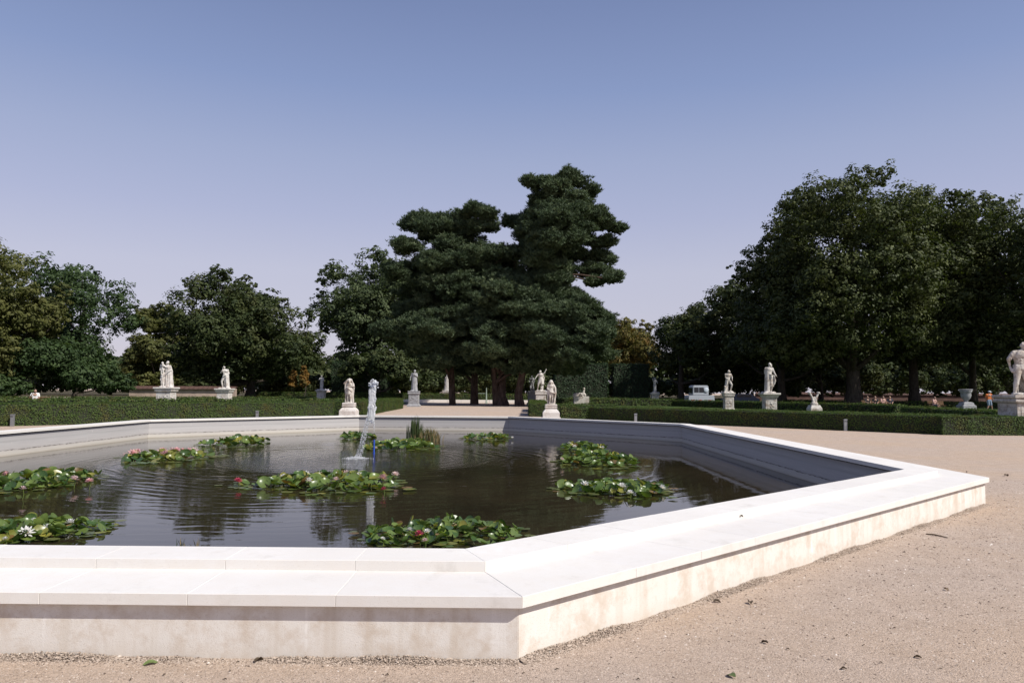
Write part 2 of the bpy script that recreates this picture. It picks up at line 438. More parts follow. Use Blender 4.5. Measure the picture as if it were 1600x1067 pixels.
# body under the slabs: outer wall, fill, inner wall (one face per side)
def wall_side(name, off0, off1, z0, z1, mat):
    A, B = corners(off0), corners(off1)
    for i in range(8):
        j = (i+1) % 8
        prism_stone(name, [A[i], A[j], B[j], B[i]], z0, z1, mat, .003)
wall_side('outer_wall_panel', W3-.12, W3, -.25, ZB-TB-.001, M['pwall'])
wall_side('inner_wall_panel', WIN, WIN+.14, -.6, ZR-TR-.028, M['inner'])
wall_side('mortar_bed', WIN+.142, W3-.122, -.2, ZB-TB-.004, M['pwall'])

# ------------------------------------------------------------------ leaf clouds
def unit(n):
    v = rng.normal(size=(n, 3)); return v/np.linalg.norm(v, axis=1, keepdims=True)
def leaf_quads(c, nrm, size, aspect=.62):
    """rhombic leaves at c with normal nrm"""
    n = len(c)
    t = np.cross(nrm, unit(n)); t /= np.linalg.norm(t, axis=1, keepdims=True)+1e-9
    s = np.cross(nrm, t)
    sz = (size*rng.uniform(.6, 1.3, n))[:, None]
    v = np.stack([c-t*sz*.5, c+s*sz*aspect*.5+nrm*sz*.08, c+t*sz*.5, c-s*sz*aspect*.5+nrm*sz*.08], 1)
    return v.reshape(-1, 3)
def in_poly(x, z, P):
    P = np.asarray(P); r = np.zeros(len(x), bool); j = len(P)-1
    for i in range(len(P)):
        xi, zi = P[i]; xj, zj = P[j]
        c = ((zi > z) != (zj > z)) & (x < (xj-xi)*(z-zi)/(zj-zi+1e-12)+xi)
        r ^= c; j = i
    return r
def edge_dist(x, z, P):
    P = np.asarray(P); D = np.full(len(x), 1e9)
    for i in range(len(P)):
        a, b = P[i-1], P[i]; ab = b-a; t = np.clip(((x-a[0])*ab[0]+(z-a[1])*ab[1])/(ab@ab+1e-9), 0, 1)
        D = np.minimum(D, np.hypot(x-a[0]-t*ab[0], z-a[1]-t*ab[1]))
    return D
def outline_world(outline, Y):
    return np.array([(at(px, py, Y).x, at(px, py, Y).z) for px, py in outline])
def lobes_in(P, Y, depth, n, rmin, rmax):
    """lobe centres and radii filling a volume whose silhouette is the polygon P (x,z)"""
    out = []
    lo, hi = P.min(0), P.max(0)
    pts = rng.uniform(lo, hi, (n*40, 2)); ok = in_poly(pts[:, 0], pts[:, 1], P); pts = pts[ok]
    d = edge_dist(pts[:, 0], pts[:, 1], P); dm = np.percentile(d, 97)
    r = np.clip(d*1.02, rmin, rmax)*rng.uniform(.75, 1.0, len(d))
    keep = d > r*.80
    pts, d, r = pts[keep], d[keep], r[keep]
    k = min(n, len(pts)); pts, d, r = pts[:k], d[:k], r[:k]
    hd = depth*np.sqrt(np.clip(1-(1-np.clip(d/dm, 0, 1))**2, 0, 1))
    u = rng.uniform(-1, 1, k); u = np.sign(u)*np.abs(u)**.7
    y = Y+u*hd
    C = np.stack([pts[:, 0], y, pts[:, 1]], 1)
    D = np.linalg.norm(C[:, None]-C[None], axis=2); near = (D < (r[:, None]+r[None])*.95).sum(1)-1      # no clump floats free of the crown
    keep = near >= 2
    if keep.sum() > 8: C, r = C[keep], r[keep]
    return C, r
def crown_leaves(C, r, clumps, leaves, size, flat=.8, clump_k=.34, up=.35):
    n = len(C)
    w = r**2/np.mean(r**2)
    cc, cr, cn = [], [], []
    for i in range(n):
        m = max(5, int(clumps*w[i]))
        d = unit(m); d[:, 2] = d[:, 2]*1.0+.12
        rad = r[i]*rng.uniform(.55, 1.02, m)[:, None]
        cc.append(C[i]+d*rad*np.array([1, 1, flat])); cr.append(np.full(m, r[i]*clump_k)*rng.uniform(.6, 1.25, m)); cn.append(d)
    cc, cr, cn = np.concatenate(cc), np.minimum(np.concatenate(cr), 1.1), np.concatenate(cn)
    tone = rng.normal(0, .16, len(cc))
    k = leaves
    d = unit(len(cc)*k); idx = np.repeat(np.arange(len(cc)), k)
    rr = cr[idx]*rng.uniform(.35, 1.0, len(idx))**.6
    c = cc[idx]+d*rr[:, None]*np.array([1, 1, .62])
    nrm = d*.8+cn[idx]*.8+np.array([0, 0, up])+unit(len(idx))*.55
    nrm /= np.linalg.norm(nrm, axis=1, keepdims=True)
    V = leaf_quads(c, nrm, size)
    var = np.clip(.45+tone[idx]+rng.normal(0, .17, len(idx)), 0, 1)
    return V, np.repeat(var, 4)
def tree(label, outline, Y, depth, mat, trunks, n=60, rmin=.6, rmax=3.2, clumps=26, leaves=20, size=.34, bark='bark', base_z=0.0, name='broadleaf_tree', group=None, trunk_top=None, flat=.8, limbs=9):
    P = outline_world(outline, Y)
    C, r = lobes_in(P, Y, depth, n, rmin, rmax)
    cx = trunks[0][0]; X0 = atx(cx, Y)
    t = thing(name, label, 'tree', (X0, Y, 0), group=group)
    org = np.array([X0, Y, 0])
    V, var = crown_leaves(C-org, r, clumps, leaves, size, flat)
    link('crown', mesh_np('crown', V, 4, np.arange(len(V)), mat, var), None, t)
    lowz = C[:, 2].min(); midz = np.median(C[:, 2]); topz = C[:, 2].max()
    for (px, wpx, *rest) in trunks:
        x = atx(px, Y)-X0; w = wpx/2/F*Y; lean = rest[0] if rest else 0
        zt = min(topz-1, midz+(topz-midz)*.35); steps = 9
        pts, rad = [], []
        for i in range(steps+1):
            f = i/steps
            pts.append((x+lean*f*f*zt*.1+.12*math.sin(f*7+px), .1*math.sin(f*5+px), -.1+f*zt))
            rad.append(w*((1.5 if i == 0 else 1.0)*(1-.72*f)))
        paths = [(pts, rad)]
        kk = np.argsort(rng.random(len(C)))[:limbs]
        for q in kk:
            tgt = C[q]-org; i = min(steps-2, max(2, int((tgt[2]*.55)/zt*steps)))
            a = Vector(pts[i]); b = Vector(tgt)
            mid = a.lerp(b, .5)+Vector((0, 0, -.08*(b-a).length))
            paths.append(([a, a.lerp(mid, .5)+Vector((0, 0, -.1)), mid, mid.lerp(b, .6), b], [rad[i]*.5, rad[i]*.42, rad[i]*.3, rad[i]*.18, .03]))
        link('trunk', tube_mesh('trunk', paths, M[bark], 8), None, t)
    return t
def pad_lobes(pads, Y, depth):
    C, r = [], []
    for cx, cy, rx, ry in pads:
        c = at(cx, cy, Y); k = Y/F; w = rx*k; h = ry*k; d = min(depth, max(w*.9, 1.2)); yc = rnd.uniform(-.5, .5)*max(0, depth-d)
        for _ in range(int(4+rx/ry*2.4)):
            a = rnd.uniform(0, 2*PI); q = math.sqrt(rnd.random()); rr = h*1.5*rnd.uniform(.6, 1.15)
            C.append((c.x+math.cos(a)*q*max(.1, w-rr*.8), Y+yc+math.sin(a)*q*d, c.z+rnd.uniform(-.6, .5)*h)); r.append(rr)
    return np.array(C), np.array(r)
def pine(label, outline, Y, depth, trunks, fill=None, n=60, rmin=1.0, rmax=3.0, clumps=34, tufts=12, tl=.38, lean_top=None):
    C, r = pad_lobes(outline, Y, depth)
    if fill:
        C2, r2 = lobes_in(outline_world(fill, Y), Y, depth*.8, n, .7, 1.9)
        C, r = np.concatenate([C, C2]), np.concatenate([r, r2])
    X0 = atx(trunks[0][0][0], Y)
    t = thing('pine_tree', label, 'tree', (X0, Y, 0), group='tall pines standing in the middle of the garden')
    org = np.array([X0, Y, 0])
    cc, tone = [], []
    w = r**2/np.mean(r**2)
    for i in range(len(C)):
        m = max(6, int(clumps*w[i])); d = unit(m); d[:, 2] = np.abs(d[:, 2])*rng.choice([1, 1, 1, -.6], m)
        p = C[i]-org+d*r[i]*(rng.uniform(.55, 1.0, m)+np.where(rng.random(m) < .14, rng.uniform(.1, .45, m), 0))[:, None]*np.array([1, 1, .60])
        cc.append(p); tone.append(np.full(m, rng.normal(0, .08))+rng.normal(0, .10, m))
    cc = np.concatenate(cc); tone = np.concatenate(tone)
    # every sprig: several tufts; every tuft: a fan of needle blades
    idx = np.repeat(np.arange(len(cc)), tufts)
    c = cc[idx]+unit(len(idx))*np.array([.52, .52, .34])*rng.uniform(.3, 1, len(idx))[:, None]
    K = 7; idn = np.repeat(np.arange(len(c)), K)
    d = unit(len(idn)); d[:, 2] = d[:, 2]*.6+.75; d /= np.linalg.norm(d, axis=1, keepdims=True)
    L = (tl*rng.uniform(.6, 1.15, len(idn)))[:, None]
    s = np.cross(d, unit(len(idn))); s /= np.linalg.norm(s, axis=1, keepdims=True)+1e-9
    a = c[idn]
    V = np.stack([a-s*.045, a+s*.045, a+d*L], 1).reshape(-1, 3)
    var = np.clip(.42+tone[idx]+rng.normal(0, .12, len(idx)), 0, 1)
    link('crown', mesh_np('crown', V, 3, np.arange(len(V)), M['pine_leaf'], np.repeat(var, K*3)), None, t)
    for pix in trunks:        # list of (px, py, width px) points from the base up
        pts = [at(px, py, Y)-Vector(org) for px, py, _ in pix]
        pts = [Vector((p.x, .25*math.sin(p.z*.6+pix[0][0]), p.z)) for p in pts]
        pts[0].z = -.1; rad = [wp/2/F*Y for *_, wp in pix]
        paths = [(pts, rad)]
        kk = np.argsort(rng.random(len(C)))[:16]
        for q in kk:
            tgt = Vector(C[q]-org); best = min(range(1, len(pts)), key=lambda i: abs(pts[i].z-(tgt.z-1.5)))
            a = pts[best]
            mid = a.lerp(tgt, .5)+Vector((0, 0, .3))
            paths.append(([a, mid, tgt], [rad[best]*.55, rad[best]*.35, .05]))
        link('trunk', tube_mesh('trunk', paths, M['pinebark'], 9), None, t)
    return t

# ------------------------------------------------------------------ lawns, far ground, kerbs
def sheet(name, pts, z, mat, kind='structure'):
    me = bpy.data.meshes.new(name); me.from_pydata([(x, y, z) for x, y in pts], [], [tuple(range(len(pts)))])
    bm = bmesh.new(); bm.from_mesh(me); bmesh.ops.triangulate(bm, faces=bm.faces[:]); bmesh.ops.recalc_face_normals(bm, faces=bm.faces[:])
    for f in bm.faces:
        if f.normal.z < 0: f.normal_flip()
    bm.to_mesh(me); bm.free()
    return tag(link(name, me, mat), kind=kind)
sheet('lawn', [(-10.4, 43), (-10.6, 67), (-15, 118), (-190, 118), (-190, -60), (-52, -6), (-25.5, 27.5)], .006, M['lawn'])
sheet('lawn', [(4.3, 43.2), (3.4, 67), (8, 118), (190, 118), (190, 30.2), (17.2, 30.3)], .006, M['lawn'])
sheet('woodland_floor', [(-400, 136), (400, 136), (400, 420), (-400, 420)], .004, M['soil'])

def hedge(label, p0, p1, width, h, mat='hedge', leaf=.05, dens=700, name='box_hedge', group=None, z0=0.0):
    """clipped hedge; p0-p1 is the centre line"""
    p0, p1 = Vector(p0), Vector(p1); L = (p1-p0).length; d = (p1-p0)/L; n = Vector((-d.y, d.x)); c = (p0+p1)/2
    t = thing(name, label, 'hedge', (c.x, c.y, z0), math.atan2(d.y, d.x), group)
    k = leaf*.7
    bm = bmesh.new(); bm_box(bm, (0, 0, (h-k)/2), (L-2*k, width-2*k, h-k)); link('branches', mesh_bm('branches', bm, M['core']), None, t)
    def face(nn, fu, nrm):
        u = rng.uniform(size=(nn, 2)); return fu(u), np.tile(np.array(nrm, float), (nn, 1))
    P, Nn = [], []
    for nn, fu, nrm in ((int(dens*L*width), lambda u: np.stack([(u[:, 0]-.5)*L, (u[:, 1]-.5)*width, np.full(len(u), h)], 1), (0, 0, 1)),
                        (int(dens*L*h), lambda u: np.stack([(u[:, 0]-.5)*L, np.full(len(u), -width/2), u[:, 1]*h], 1), (0, -1, 0)),
                        (int(dens*L*h), lambda u: np.stack([(u[:, 0]-.5)*L, np.full(len(u), width/2), u[:, 1]*h], 1), (0, 1, 0)),
                        (int(dens*width*h), lambda u: np.stack([np.full(len(u), -L/2), (u[:, 0]-.5)*width, u[:, 1]*h], 1), (-1, 0, 0)),
                        (int(dens*width*h), lambda u: np.stack([np.full(len(u), L/2), (u[:, 0]-.5)*width, u[:, 1]*h], 1), (1, 0, 0))):
        if nn > 0:
            a, b = face(nn, fu, nrm); P.append(a); Nn.append(b)
    P, Nn = np.concatenate(P), np.concatenate(Nn)
    wav = .018*np.sin(P[:, 0]*1.7+h)+.014*np.sin(P[:, 0]*5.1)+.012*np.sin(P[:, 2]*9+P[:, 0]*3)
    P = P+Nn*(wav+rng.normal(0, leaf*.32, len(P))-leaf*.2+np.where(rng.random(len(P)) < .02, rng.uniform(0, leaf*2.2, len(P)), 0))[:, None]
    nr = Nn*1.2+unit(len(P))*.55+np.array([0, 0, .35]); nr /= np.linalg.norm(nr, axis=1, keepdims=True)
    V = leaf_quads(P, nr, leaf)
    # lower, older leaves turn duller: random tone, a little browner at the foot where the plant is thin
    var = np.clip(.5+rng.normal(0, .2, len(P)), 0, 1)
    fo = link('foliage', mesh_np('foliage', V, 4, np.arange(len(V)), M[mat], np.repeat(var, 4)), None, t)
    fo['kind'] = 'stuff'
    return t
g = 'clipped box hedges round the basin'
s2 = .7071
hedge('long low box hedge running diagonally behind the left end of the basin', (-26.3, 27.4), (-10.9, 42.8), 3.2, .90, leaf=.062, dens=620, group=g)
hedge('short box hedge standing behind the left hooded putto', (-13.0, 46.2), (-10.3, 46.2), 1.3, .88, leaf=.07, dens=520, group=g)
hedge('box hedge along the left side of the gravel walk, nearer block', (-9.58, 45.6), (-9.75, 54.0), 1.3, .88, leaf=.07, dens=520, group=g)
hedge('box hedge along the left side of the gravel walk, farther block', (-9.85, 55.0), (-10.1, 66), 1.3, .88, leaf=.08, dens=400, group=g)
hedge('box hedge along the right side of the gravel walk, nearer block', (1.75, 47.0), (1.9, 54.5), 1.3, .80, leaf=.07, dens=520, group=g)
hedge('box hedge along the right side of the gravel walk, farther block', (2.0, 56), (2.2, 66), 1.3, .80, leaf=.08, dens=400, group=g)
hedge('short box hedge behind the right cloaked putto', (2.45, 47.7), (6.5, 47.7), 1.2, .8, leaf=.07, dens=520, group=g)
hedge('short sunlit hedge end beside the right cloaked putto', (2.75, 42.5), (4.5, 42.5), 1.25, .76, leaf=.07, dens=560, group=g)
hedge('long dark box hedge running diagonally behind the right end of the basin', (5.35, 42.9), (17.85, 30.65), 3.0, .73, leaf=.062, dens=620, group=g)
hedge('short lit box hedge in front of the big statue at the right edge', (16.7, 30.0), (20.4, 30.0), 1.4, .73, leaf=.055, dens=950, group=g)
g = 'low parterre hedges in the lawns'
for lab, a, b, h in (('low parterre hedge across the left lawn before the two left statues', (-46, 36), (-17, 60), .84),
                     ('low parterre hedge beyond the left lawn towards the walk', (-16.5, 60.5), (-12.3, 64.5), .84),
                     ('second low hedge behind the pair of left statues', (-50, 70), (-24, 92), .7),
                     ('low parterre hedge across the right lawn before the draped statue', (31, 60), (18.5, 85), .72),
                     ('low parterre hedge turning forward on the right lawn', (29.5, 44.5), (31, 59), .6),
                     ('low parterre hedge between the walk and the reclining sculpture', (18.5, 86), (5, 86), .8),
                     ('far low hedge in front of the left hornbeam block', (-38, 112), (-16, 112), 1.2),
                     ('far low hedge behind the pine trunks', (-15, 106.5), (6, 106.5), 1.15),
                     ('far low hedge in front of the right hornbeam block', (8, 104), (34, 104), .75),
                     ('far low hedge under the lime trees', (36, 100), (62, 88), .7)):
    hedge(lab, a, b, 1.4, h, leaf=.15, dens=110, group=g)
for i, (x0, x1, Z, ytop, lab) in enumerate(((521, 606, 116, 566, 'tall clipped hornbeam block behind the slim left statue'),
                                ((1012-62)-84, 948, 118, 568, 'tall clipped hornbeam block, left of the two on the right'),
                                (956, 1012, 121, 569, 'tall clipped hornbeam block beside the shaded statue'))):
    h = at((x0+x1)/2, ytop, Z).z
    hedge(lab, (atx(x0, Z), Z), (atx(x1, Z), Z), 4, h, 'hornbeam', .24, 42, 'hornbeam_hedge', 'tall hornbeam hedges')

# ------------------------------------------------------------------ trees
T = tree
T('dark green tree with spreading right branches above the left boundary wall', [(-60, 600), (-70, 480), (-20, 440), (18, 420), (35, 400), (62, 396), (92, 386), (124, 396), (128, 412), (160, 410), (182, 418), (188, 436), (207, 447), (216, 476), (214, 508), (196, 514), (212, 530), (208, 548), (180, 545), (185, 575), (160, 590)], 96, 7, M['maple'], [(120, 14, .4)], n=95, rmax=2.6, clumps=26, leaves=22, size=.36)
T('bluish green lower tree leaning over the boundary wall', [(40, 614), (50, 545), (90, 520), (140, 535), (175, 560), (200, 580), (212, 604), (200, 618), (60, 618)], 88, 5, M['maple'], [(118, 8)], n=55, rmax=2.2, clumps=26, leaves=22, size=.34)
T('olive yellow tree at the left edge of the garden', [(-70, 605), (-75, 480), (-20, 458), (15, 440), (50, 430), (94, 428), (98, 446), (88, 470), (96, 500), (70, 530), (66, 560), (45, 590), (10, 605)], 84, 5, M['olive'], [(20, 10)], n=85, rmax=2.3, clumps=26, leaves=22, size=.34)
T('dark bushy tree at the far left behind the sitting woman', [(-60, 624), (-60, 585), (0, 580), (30, 588), (52, 600), (58, 622)], 80, 3, M['maple'], [(10, 8)], n=40, rmax=1.6, clumps=22, leaves=20, size=.32)
T('tall tree mostly outside the left edge with a thin side branch', [(-190, 560), (-190, 330), (-60, 300), (0, 345), (18, 368), (20, 385), (12, 405), (24, 425), (22, 445), (5, 455), (-20, 450), (-60, 560)], 68, 6, M['olive'], [(-90, 24)], n=60, rmax=2.4, clumps=24, leaves=20, size=.3)
T('slender two tiered olive tree between the left tree masses', [(196, 612), (200, 560), (204, 524), (222, 520), (216, 500), (218, 480), (240, 470), (265, 470), (284, 482), (287, 500), (276, 515), (292, 522), (284, 600), (270, 614)], 128, 5, M['olive'], [(243, 6)], n=130, rmax=1.8, clumps=24, leaves=20, size=.42)
T('broad dark green tree standing alone behind the two left statues', [(275, 598), (271, 540), (280, 505), (292, 496), (288, 462), (300, 440), (318, 424), (332, 416), (348, 424), (358, 416), (374, 411), (384, 425), (390, 438), (420, 440), (436, 450), (452, 452), (468, 462), (472, 476), (486, 498), (500, 520), (506, 556), (498, 585), (470, 598), (420, 604), (330, 606)], 108, 9, M['dark'], [(390, 15)], n=190, rmax=2.6, clumps=26, leaves=20, size=.40)
T('grey green tree rising behind the left side of the pines', [(530, 600), (526, 540), (500, 525), (482, 500), (480, 478), (496, 455), (502, 432), (518, 412), (545, 402), (560, 400), (585, 392), (610, 388), (650, 380), (670, 480), (670, 590), (600, 604)], 126, 9, M['bluish'], [(585, 13)], n=130, rmax=3.2, clumps=26, leaves=21, size=.46)
T('dull green undergrowth tree in the shade left of the pine trunks', [(520, 570), (560, 545), (620, 545), (655, 560), (668, 590), (660, 612), (630, 614), (600, 600), (540, 600)], 112, 5, M['dark'], [(592, 8)], n=50, rmax=2.2, clumps=24, leaves=20, size=.4)
T('yellowing tree at the right foot of the pines', [(930, 588), (925, 520), (955, 495), (985, 491), (1005, 498), (1026, 515), (1032, 545), (1030, 585), (990, 600)], 142, 7, M['autumn'], [(985, 8)], n=75, rmax=2.6, clumps=26, leaves=20, size=.46)
T('dark tree behind the right edge of the pines', [(880, 590), (880, 500), (925, 490), (950, 500), (960, 540), (955, 590)], 122, 5, M['dark'], [(912, 8)], n=45, rmax=2.4, clumps=24, leaves=20, size=.44)
T('medium tree with a pale crown between pines and limes', [(1010, 600), (1012, 545), (1026, 525), (1028, 490), (1048, 486), (1066, 490), (1078, 462), (1100, 450), (1125, 440), (1140, 432), (1160, 440), (1180, 470), (1190, 560), (1180, 596), (1120, 600), (1075, 585)], 116, 7, M['dark'], [(1065, 10)], n=110, rmax=2.7, clumps=26, leaves=21, size=.42)
g = 'row of great lime trees on the right'
T('lime tree with the lowest crown, leftmost of the lime row', [(1130, 590), (1150, 520), (1160, 460), (1146, 410), (1160, 385), (1176, 364), (1200, 366), (1225, 385), (1290, 420), (1300, 580), (1200, 600)], 100, 7, M['lime'], [(1222, 13)], n=120, rmax=2.8, clumps=26, leaves=22, size=.40, group=g)
T('biggest lime tree with a thick straight trunk and double dome', [(1165, 560), (1180, 440), (1195, 380), (1208, 330), (1216, 305), (1236, 285), (1262, 273), (1290, 264), (1310, 275), (1332, 263), (1362, 275), (1376, 290), (1430, 330), (1440, 420), (1440, 545), (1390, 575), (1250, 585)], 92, 10, M['lime'], [(1333, 23)], n=300, rmax=2.9, clumps=25, leaves=20, size=.37, group=g)
T('tall lime tree with a pointed top, right of the thick trunk', [(1370, 560), (1372, 420), (1376, 310), (1382, 280), (1402, 264), (1424, 276), (1444, 300), (1480, 310), (1520, 340), (1530, 420), (1530, 560), (1450, 585)], 97, 9, M['lime'], [(1428, 15, .2)], n=240, rmax=2.8, clumps=25, leaves=20, size=.39, group=g)
T('lime tree with an open crown near the right edge', [(1460, 575), (1466, 400), (1472, 320), (1500, 306), (1530, 310), (1556, 326), (1566, 350), (1590, 395), (1600, 470), (1600, 575), (1530, 590)], 104, 8, M['lime'], [(1520, 12)], n=130, rmax=2.8, clumps=26, leaves=21, size=.42, group=g)
T('lime tree cut by the right edge of the view', [(1550, 590), (1556, 420), (1562, 340), (1576, 318), (1610, 308), (1680, 330), (1760, 400), (1760, 590)], 86, 8, M['lime'], [(1650, 16)], n=120, rmax=3.0, clumps=25, leaves=20, size=.38, group=g)
T('bare stemmed dark tree between the lime trunks', [(1230, 600), (1235, 540), (1290, 530), (1300, 590)], 120, 5, M['dark'], [(1282, 9)], n=40, rmax=2.2, clumps=24, leaves=20, size=.44)
for px, h0, lab in ((458, 572, 'left of two rusty columnar shrubs by the dark tree'), (476, 562, 'right of two rusty columnar shrubs by the dark tree')):
    T(lab, [(px-6, 606), (px-5, h0+14), (px, h0), (px+5, h0+14), (px+6, 606)], 104, 1.0, M['rust'], [(px, 2)], n=36, rmin=.3, rmax=.6, clumps=12, leaves=14, size=.22, name='columnar_shrub', group='rusty columnar shrubs', limbs=3)

g = 'pines'
pine('left pine with a wide flat top and a short leaning trunk', [(652, 350, 38, 12), (700, 341, 42, 10), (747, 341, 36, 10), (632, 374, 22, 10), (690, 362, 60, 14), (756, 360, 25, 10), (640, 396, 28, 12), (712, 385, 62, 15), (660, 420, 50, 16), (734, 412, 50, 15), (622, 432, 18, 12), (648, 456, 45, 15), (640, 490, 36, 15), (700, 478, 50, 16), (655, 530, 45, 15), (690, 566, 38, 11), (615, 520, 20, 12), (720, 440, 50, 15)],
     84, 9, [[(707, 634, 11), (706, 600, 10), (704, 560, 9), (700, 500, 8), (698, 430, 6), (700, 370, 4)]], fill=[(640, 575), (612, 540), (616, 480), (640, 440), (640, 400), (660, 372), (740, 368), (770, 400), (770, 480), (750, 580), (690, 590)], n=110)
pine('straight stemmed pine, second from the left, half hidden by its neighbours', [(760, 392, 36, 13), (735, 425, 44, 15), (785, 420, 30, 13), (745, 460, 55, 16), (730, 505, 55, 16), (745, 545, 50, 15), (725, 575, 36, 10)],
     88, 7, [[(741, 633, 14), (741, 600, 11), (742, 560, 10), (746, 480, 8), (752, 400, 5)]], fill=[(700, 580), (700, 450), (730, 400), (800, 400), (810, 560), (760, 590)], n=70)
pine('pine with a thick double trunk in the middle of the clump', [(790, 405, 38, 14), (815, 440, 46, 15), (770, 452, 46, 15), (800, 485, 58, 16), (840, 470, 36, 14), (765, 515, 55, 16), (830, 520, 50, 15), (790, 552, 56, 14), (850, 550, 40, 13), (720, 530, 40, 14), (760, 576, 34, 9), (815, 578, 30, 9)],
     82, 9, [[(785, 635, 24), (783, 618, 15), (784, 590, 13), (790, 550, 12), (800, 480, 9), (806, 410, 5)], [(776, 635, 14), (773, 600, 9), (771, 560, 8), (762, 500, 6), (750, 440, 4)]], fill=[(720, 575), (740, 470), (770, 410), (850, 420), (885, 480), (890, 570), (800, 592)], n=100)
pine('tallest pine leaning right with an open layered crown', [(880, 284, 42, 11), (838, 294, 26, 9), (924, 292, 17, 7), (868, 308, 50, 13), (908, 318, 24, 9), (815, 344, 30, 12), (855, 334, 46, 14), (905, 340, 42, 12), (938, 353, 40, 8), (966, 357, 15, 6), (828, 368, 38, 13), (885, 368, 50, 13), (938, 376, 28, 8), (860, 394, 48, 14), (918, 394, 40, 10), (954, 399, 14, 7), (872, 418, 38, 12), (934, 420, 30, 8), (957, 436, 14, 9), (928, 440, 18, 7), (858, 440, 40, 13), (872, 466, 44, 14), (902, 484, 40, 12), (938, 496, 28, 10), (862, 500, 55, 16), (905, 522, 50, 14), (950, 518, 20, 9), (876, 550, 52, 14), (930, 552, 32, 12), (880, 576, 40, 9)],
     80, 7, [[(812, 635, 18), (810, 615, 12), (816, 585, 11), (820, 560, 10), (830, 500, 9), (850, 430, 8), (866, 370, 6), (872, 310, 3)]], fill=[(815, 575), (815, 400), (822, 360), (830, 305), (862, 285), (905, 292), (920, 340), (925, 395), (900, 415), (892, 460), (925, 490), (955, 510), (950, 560), (890, 590)], n=150)

# the wood that closes the view
P = outline_world([(-500, 618), (-500, 470), (-200, 520), (0, 540), (200, 548), (330, 556), (520, 548), (700, 545), (930, 548), (1010, 552), (1100, 545), (1300, 520), (1500, 500), (1800, 470), (2100, 500), (2100, 618)], 175)
C, r = lobes_in(P, 175, 8, 1600, 1.6, 4.5)
V, var = crown_leaves(C, r, 14, 13, 1.25)
tag(link('far_wood', mesh_np('far_wood', V, 4, np.arange(len(V)), M['dark'], var)), 'dense dark wood closing the view behind all the garden trees', 'wood', kind='stuff')
# a tree behind the viewer whose shadow reaches the lower right gravel
t = thing('broadleaf_tree', 'slender young tree behind the viewer shading the lower right corner of the gravel', 'tree', (9.45, -1.42, 0))
C = rng.normal(0, .42, (40, 3))+np.array([0, 0, 7.0]); V, var = crown_leaves(C, rng.uniform(.4, .8, 40), 18, 14, .13)
link('crown', mesh_np('crown', V, 4, np.arange(len(V)), M['lime'], var), None, t)
link('trunk', tube_mesh('trunk', [([(0, 0, -.1), (.05, 0, 3), (0, 0, 7)], [.13, .09, .04])], M['bark'], 8), None, t)

# ------------------------------------------------------------------ boundary walls, kerb
M['plaster'] = simple('pinkish_plaster', (.44, .33, .27), .9, .8, .2)
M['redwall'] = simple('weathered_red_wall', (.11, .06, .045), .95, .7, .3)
M['tile'] = simple('dark_clay_tile', (.085, .045, .035), .9, 2, .35)
def boundary_wall(label, x0, x1, Z, h, mat, tl=.9):
    X0, X1 = atx(x0, Z), atx(x1, Z); L = X1-X0
    t = thing('boundary_wall', label, 'wall', ((X0+X1)/2, Z, 0))
    link('wall_face', box_mesh('wall_face', (L, .4, h), M[mat], c=(0, 0, h/2)), None, t)
    tm = None; n = min(int(L/.6), 120)
    bm = bmesh.new()
    V = bm_box(bm, (0, -.26, 0), (L/n*.94, .66, .09)); bmesh.ops.rotate(bm, verts=V, cent=(0, 0, 0), matrix=Matrix.Rotation(R(38), 3, 'X'))
    V = bm_box(bm, (0, .26, .0), (L/n*.94, .50, .09)); bmesh.ops.rotate(bm, verts=V, cent=(0, 0, 0), matrix=Matrix.Identity(3))
    tm = mesh_bm('cap_tile', bm, M['tile'])
    for k in range(n):
        link('cap_tile', tm, None, t, (-L/2+L*(k+.5)/n, 0, h+.22+rnd.uniform(-.015, .015)))
boundary_wall('pinkish plastered boundary wall with dark tile cap behind the left statues', 203, 369, 99, 1.62, 'plaster')
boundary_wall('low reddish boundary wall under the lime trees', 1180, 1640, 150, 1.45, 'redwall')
kt = thing('stone_kerb', 'pale stone rim of a second basin beyond the pine trunks', 'kerb', (-4, 100, 0))
for k in range(13):
    link('kerb_stone', box_mesh('kerb_stone', (1.84, .5, .38), M['coping'], .015), None, kt, (-11+1.86*k, 0, .19))

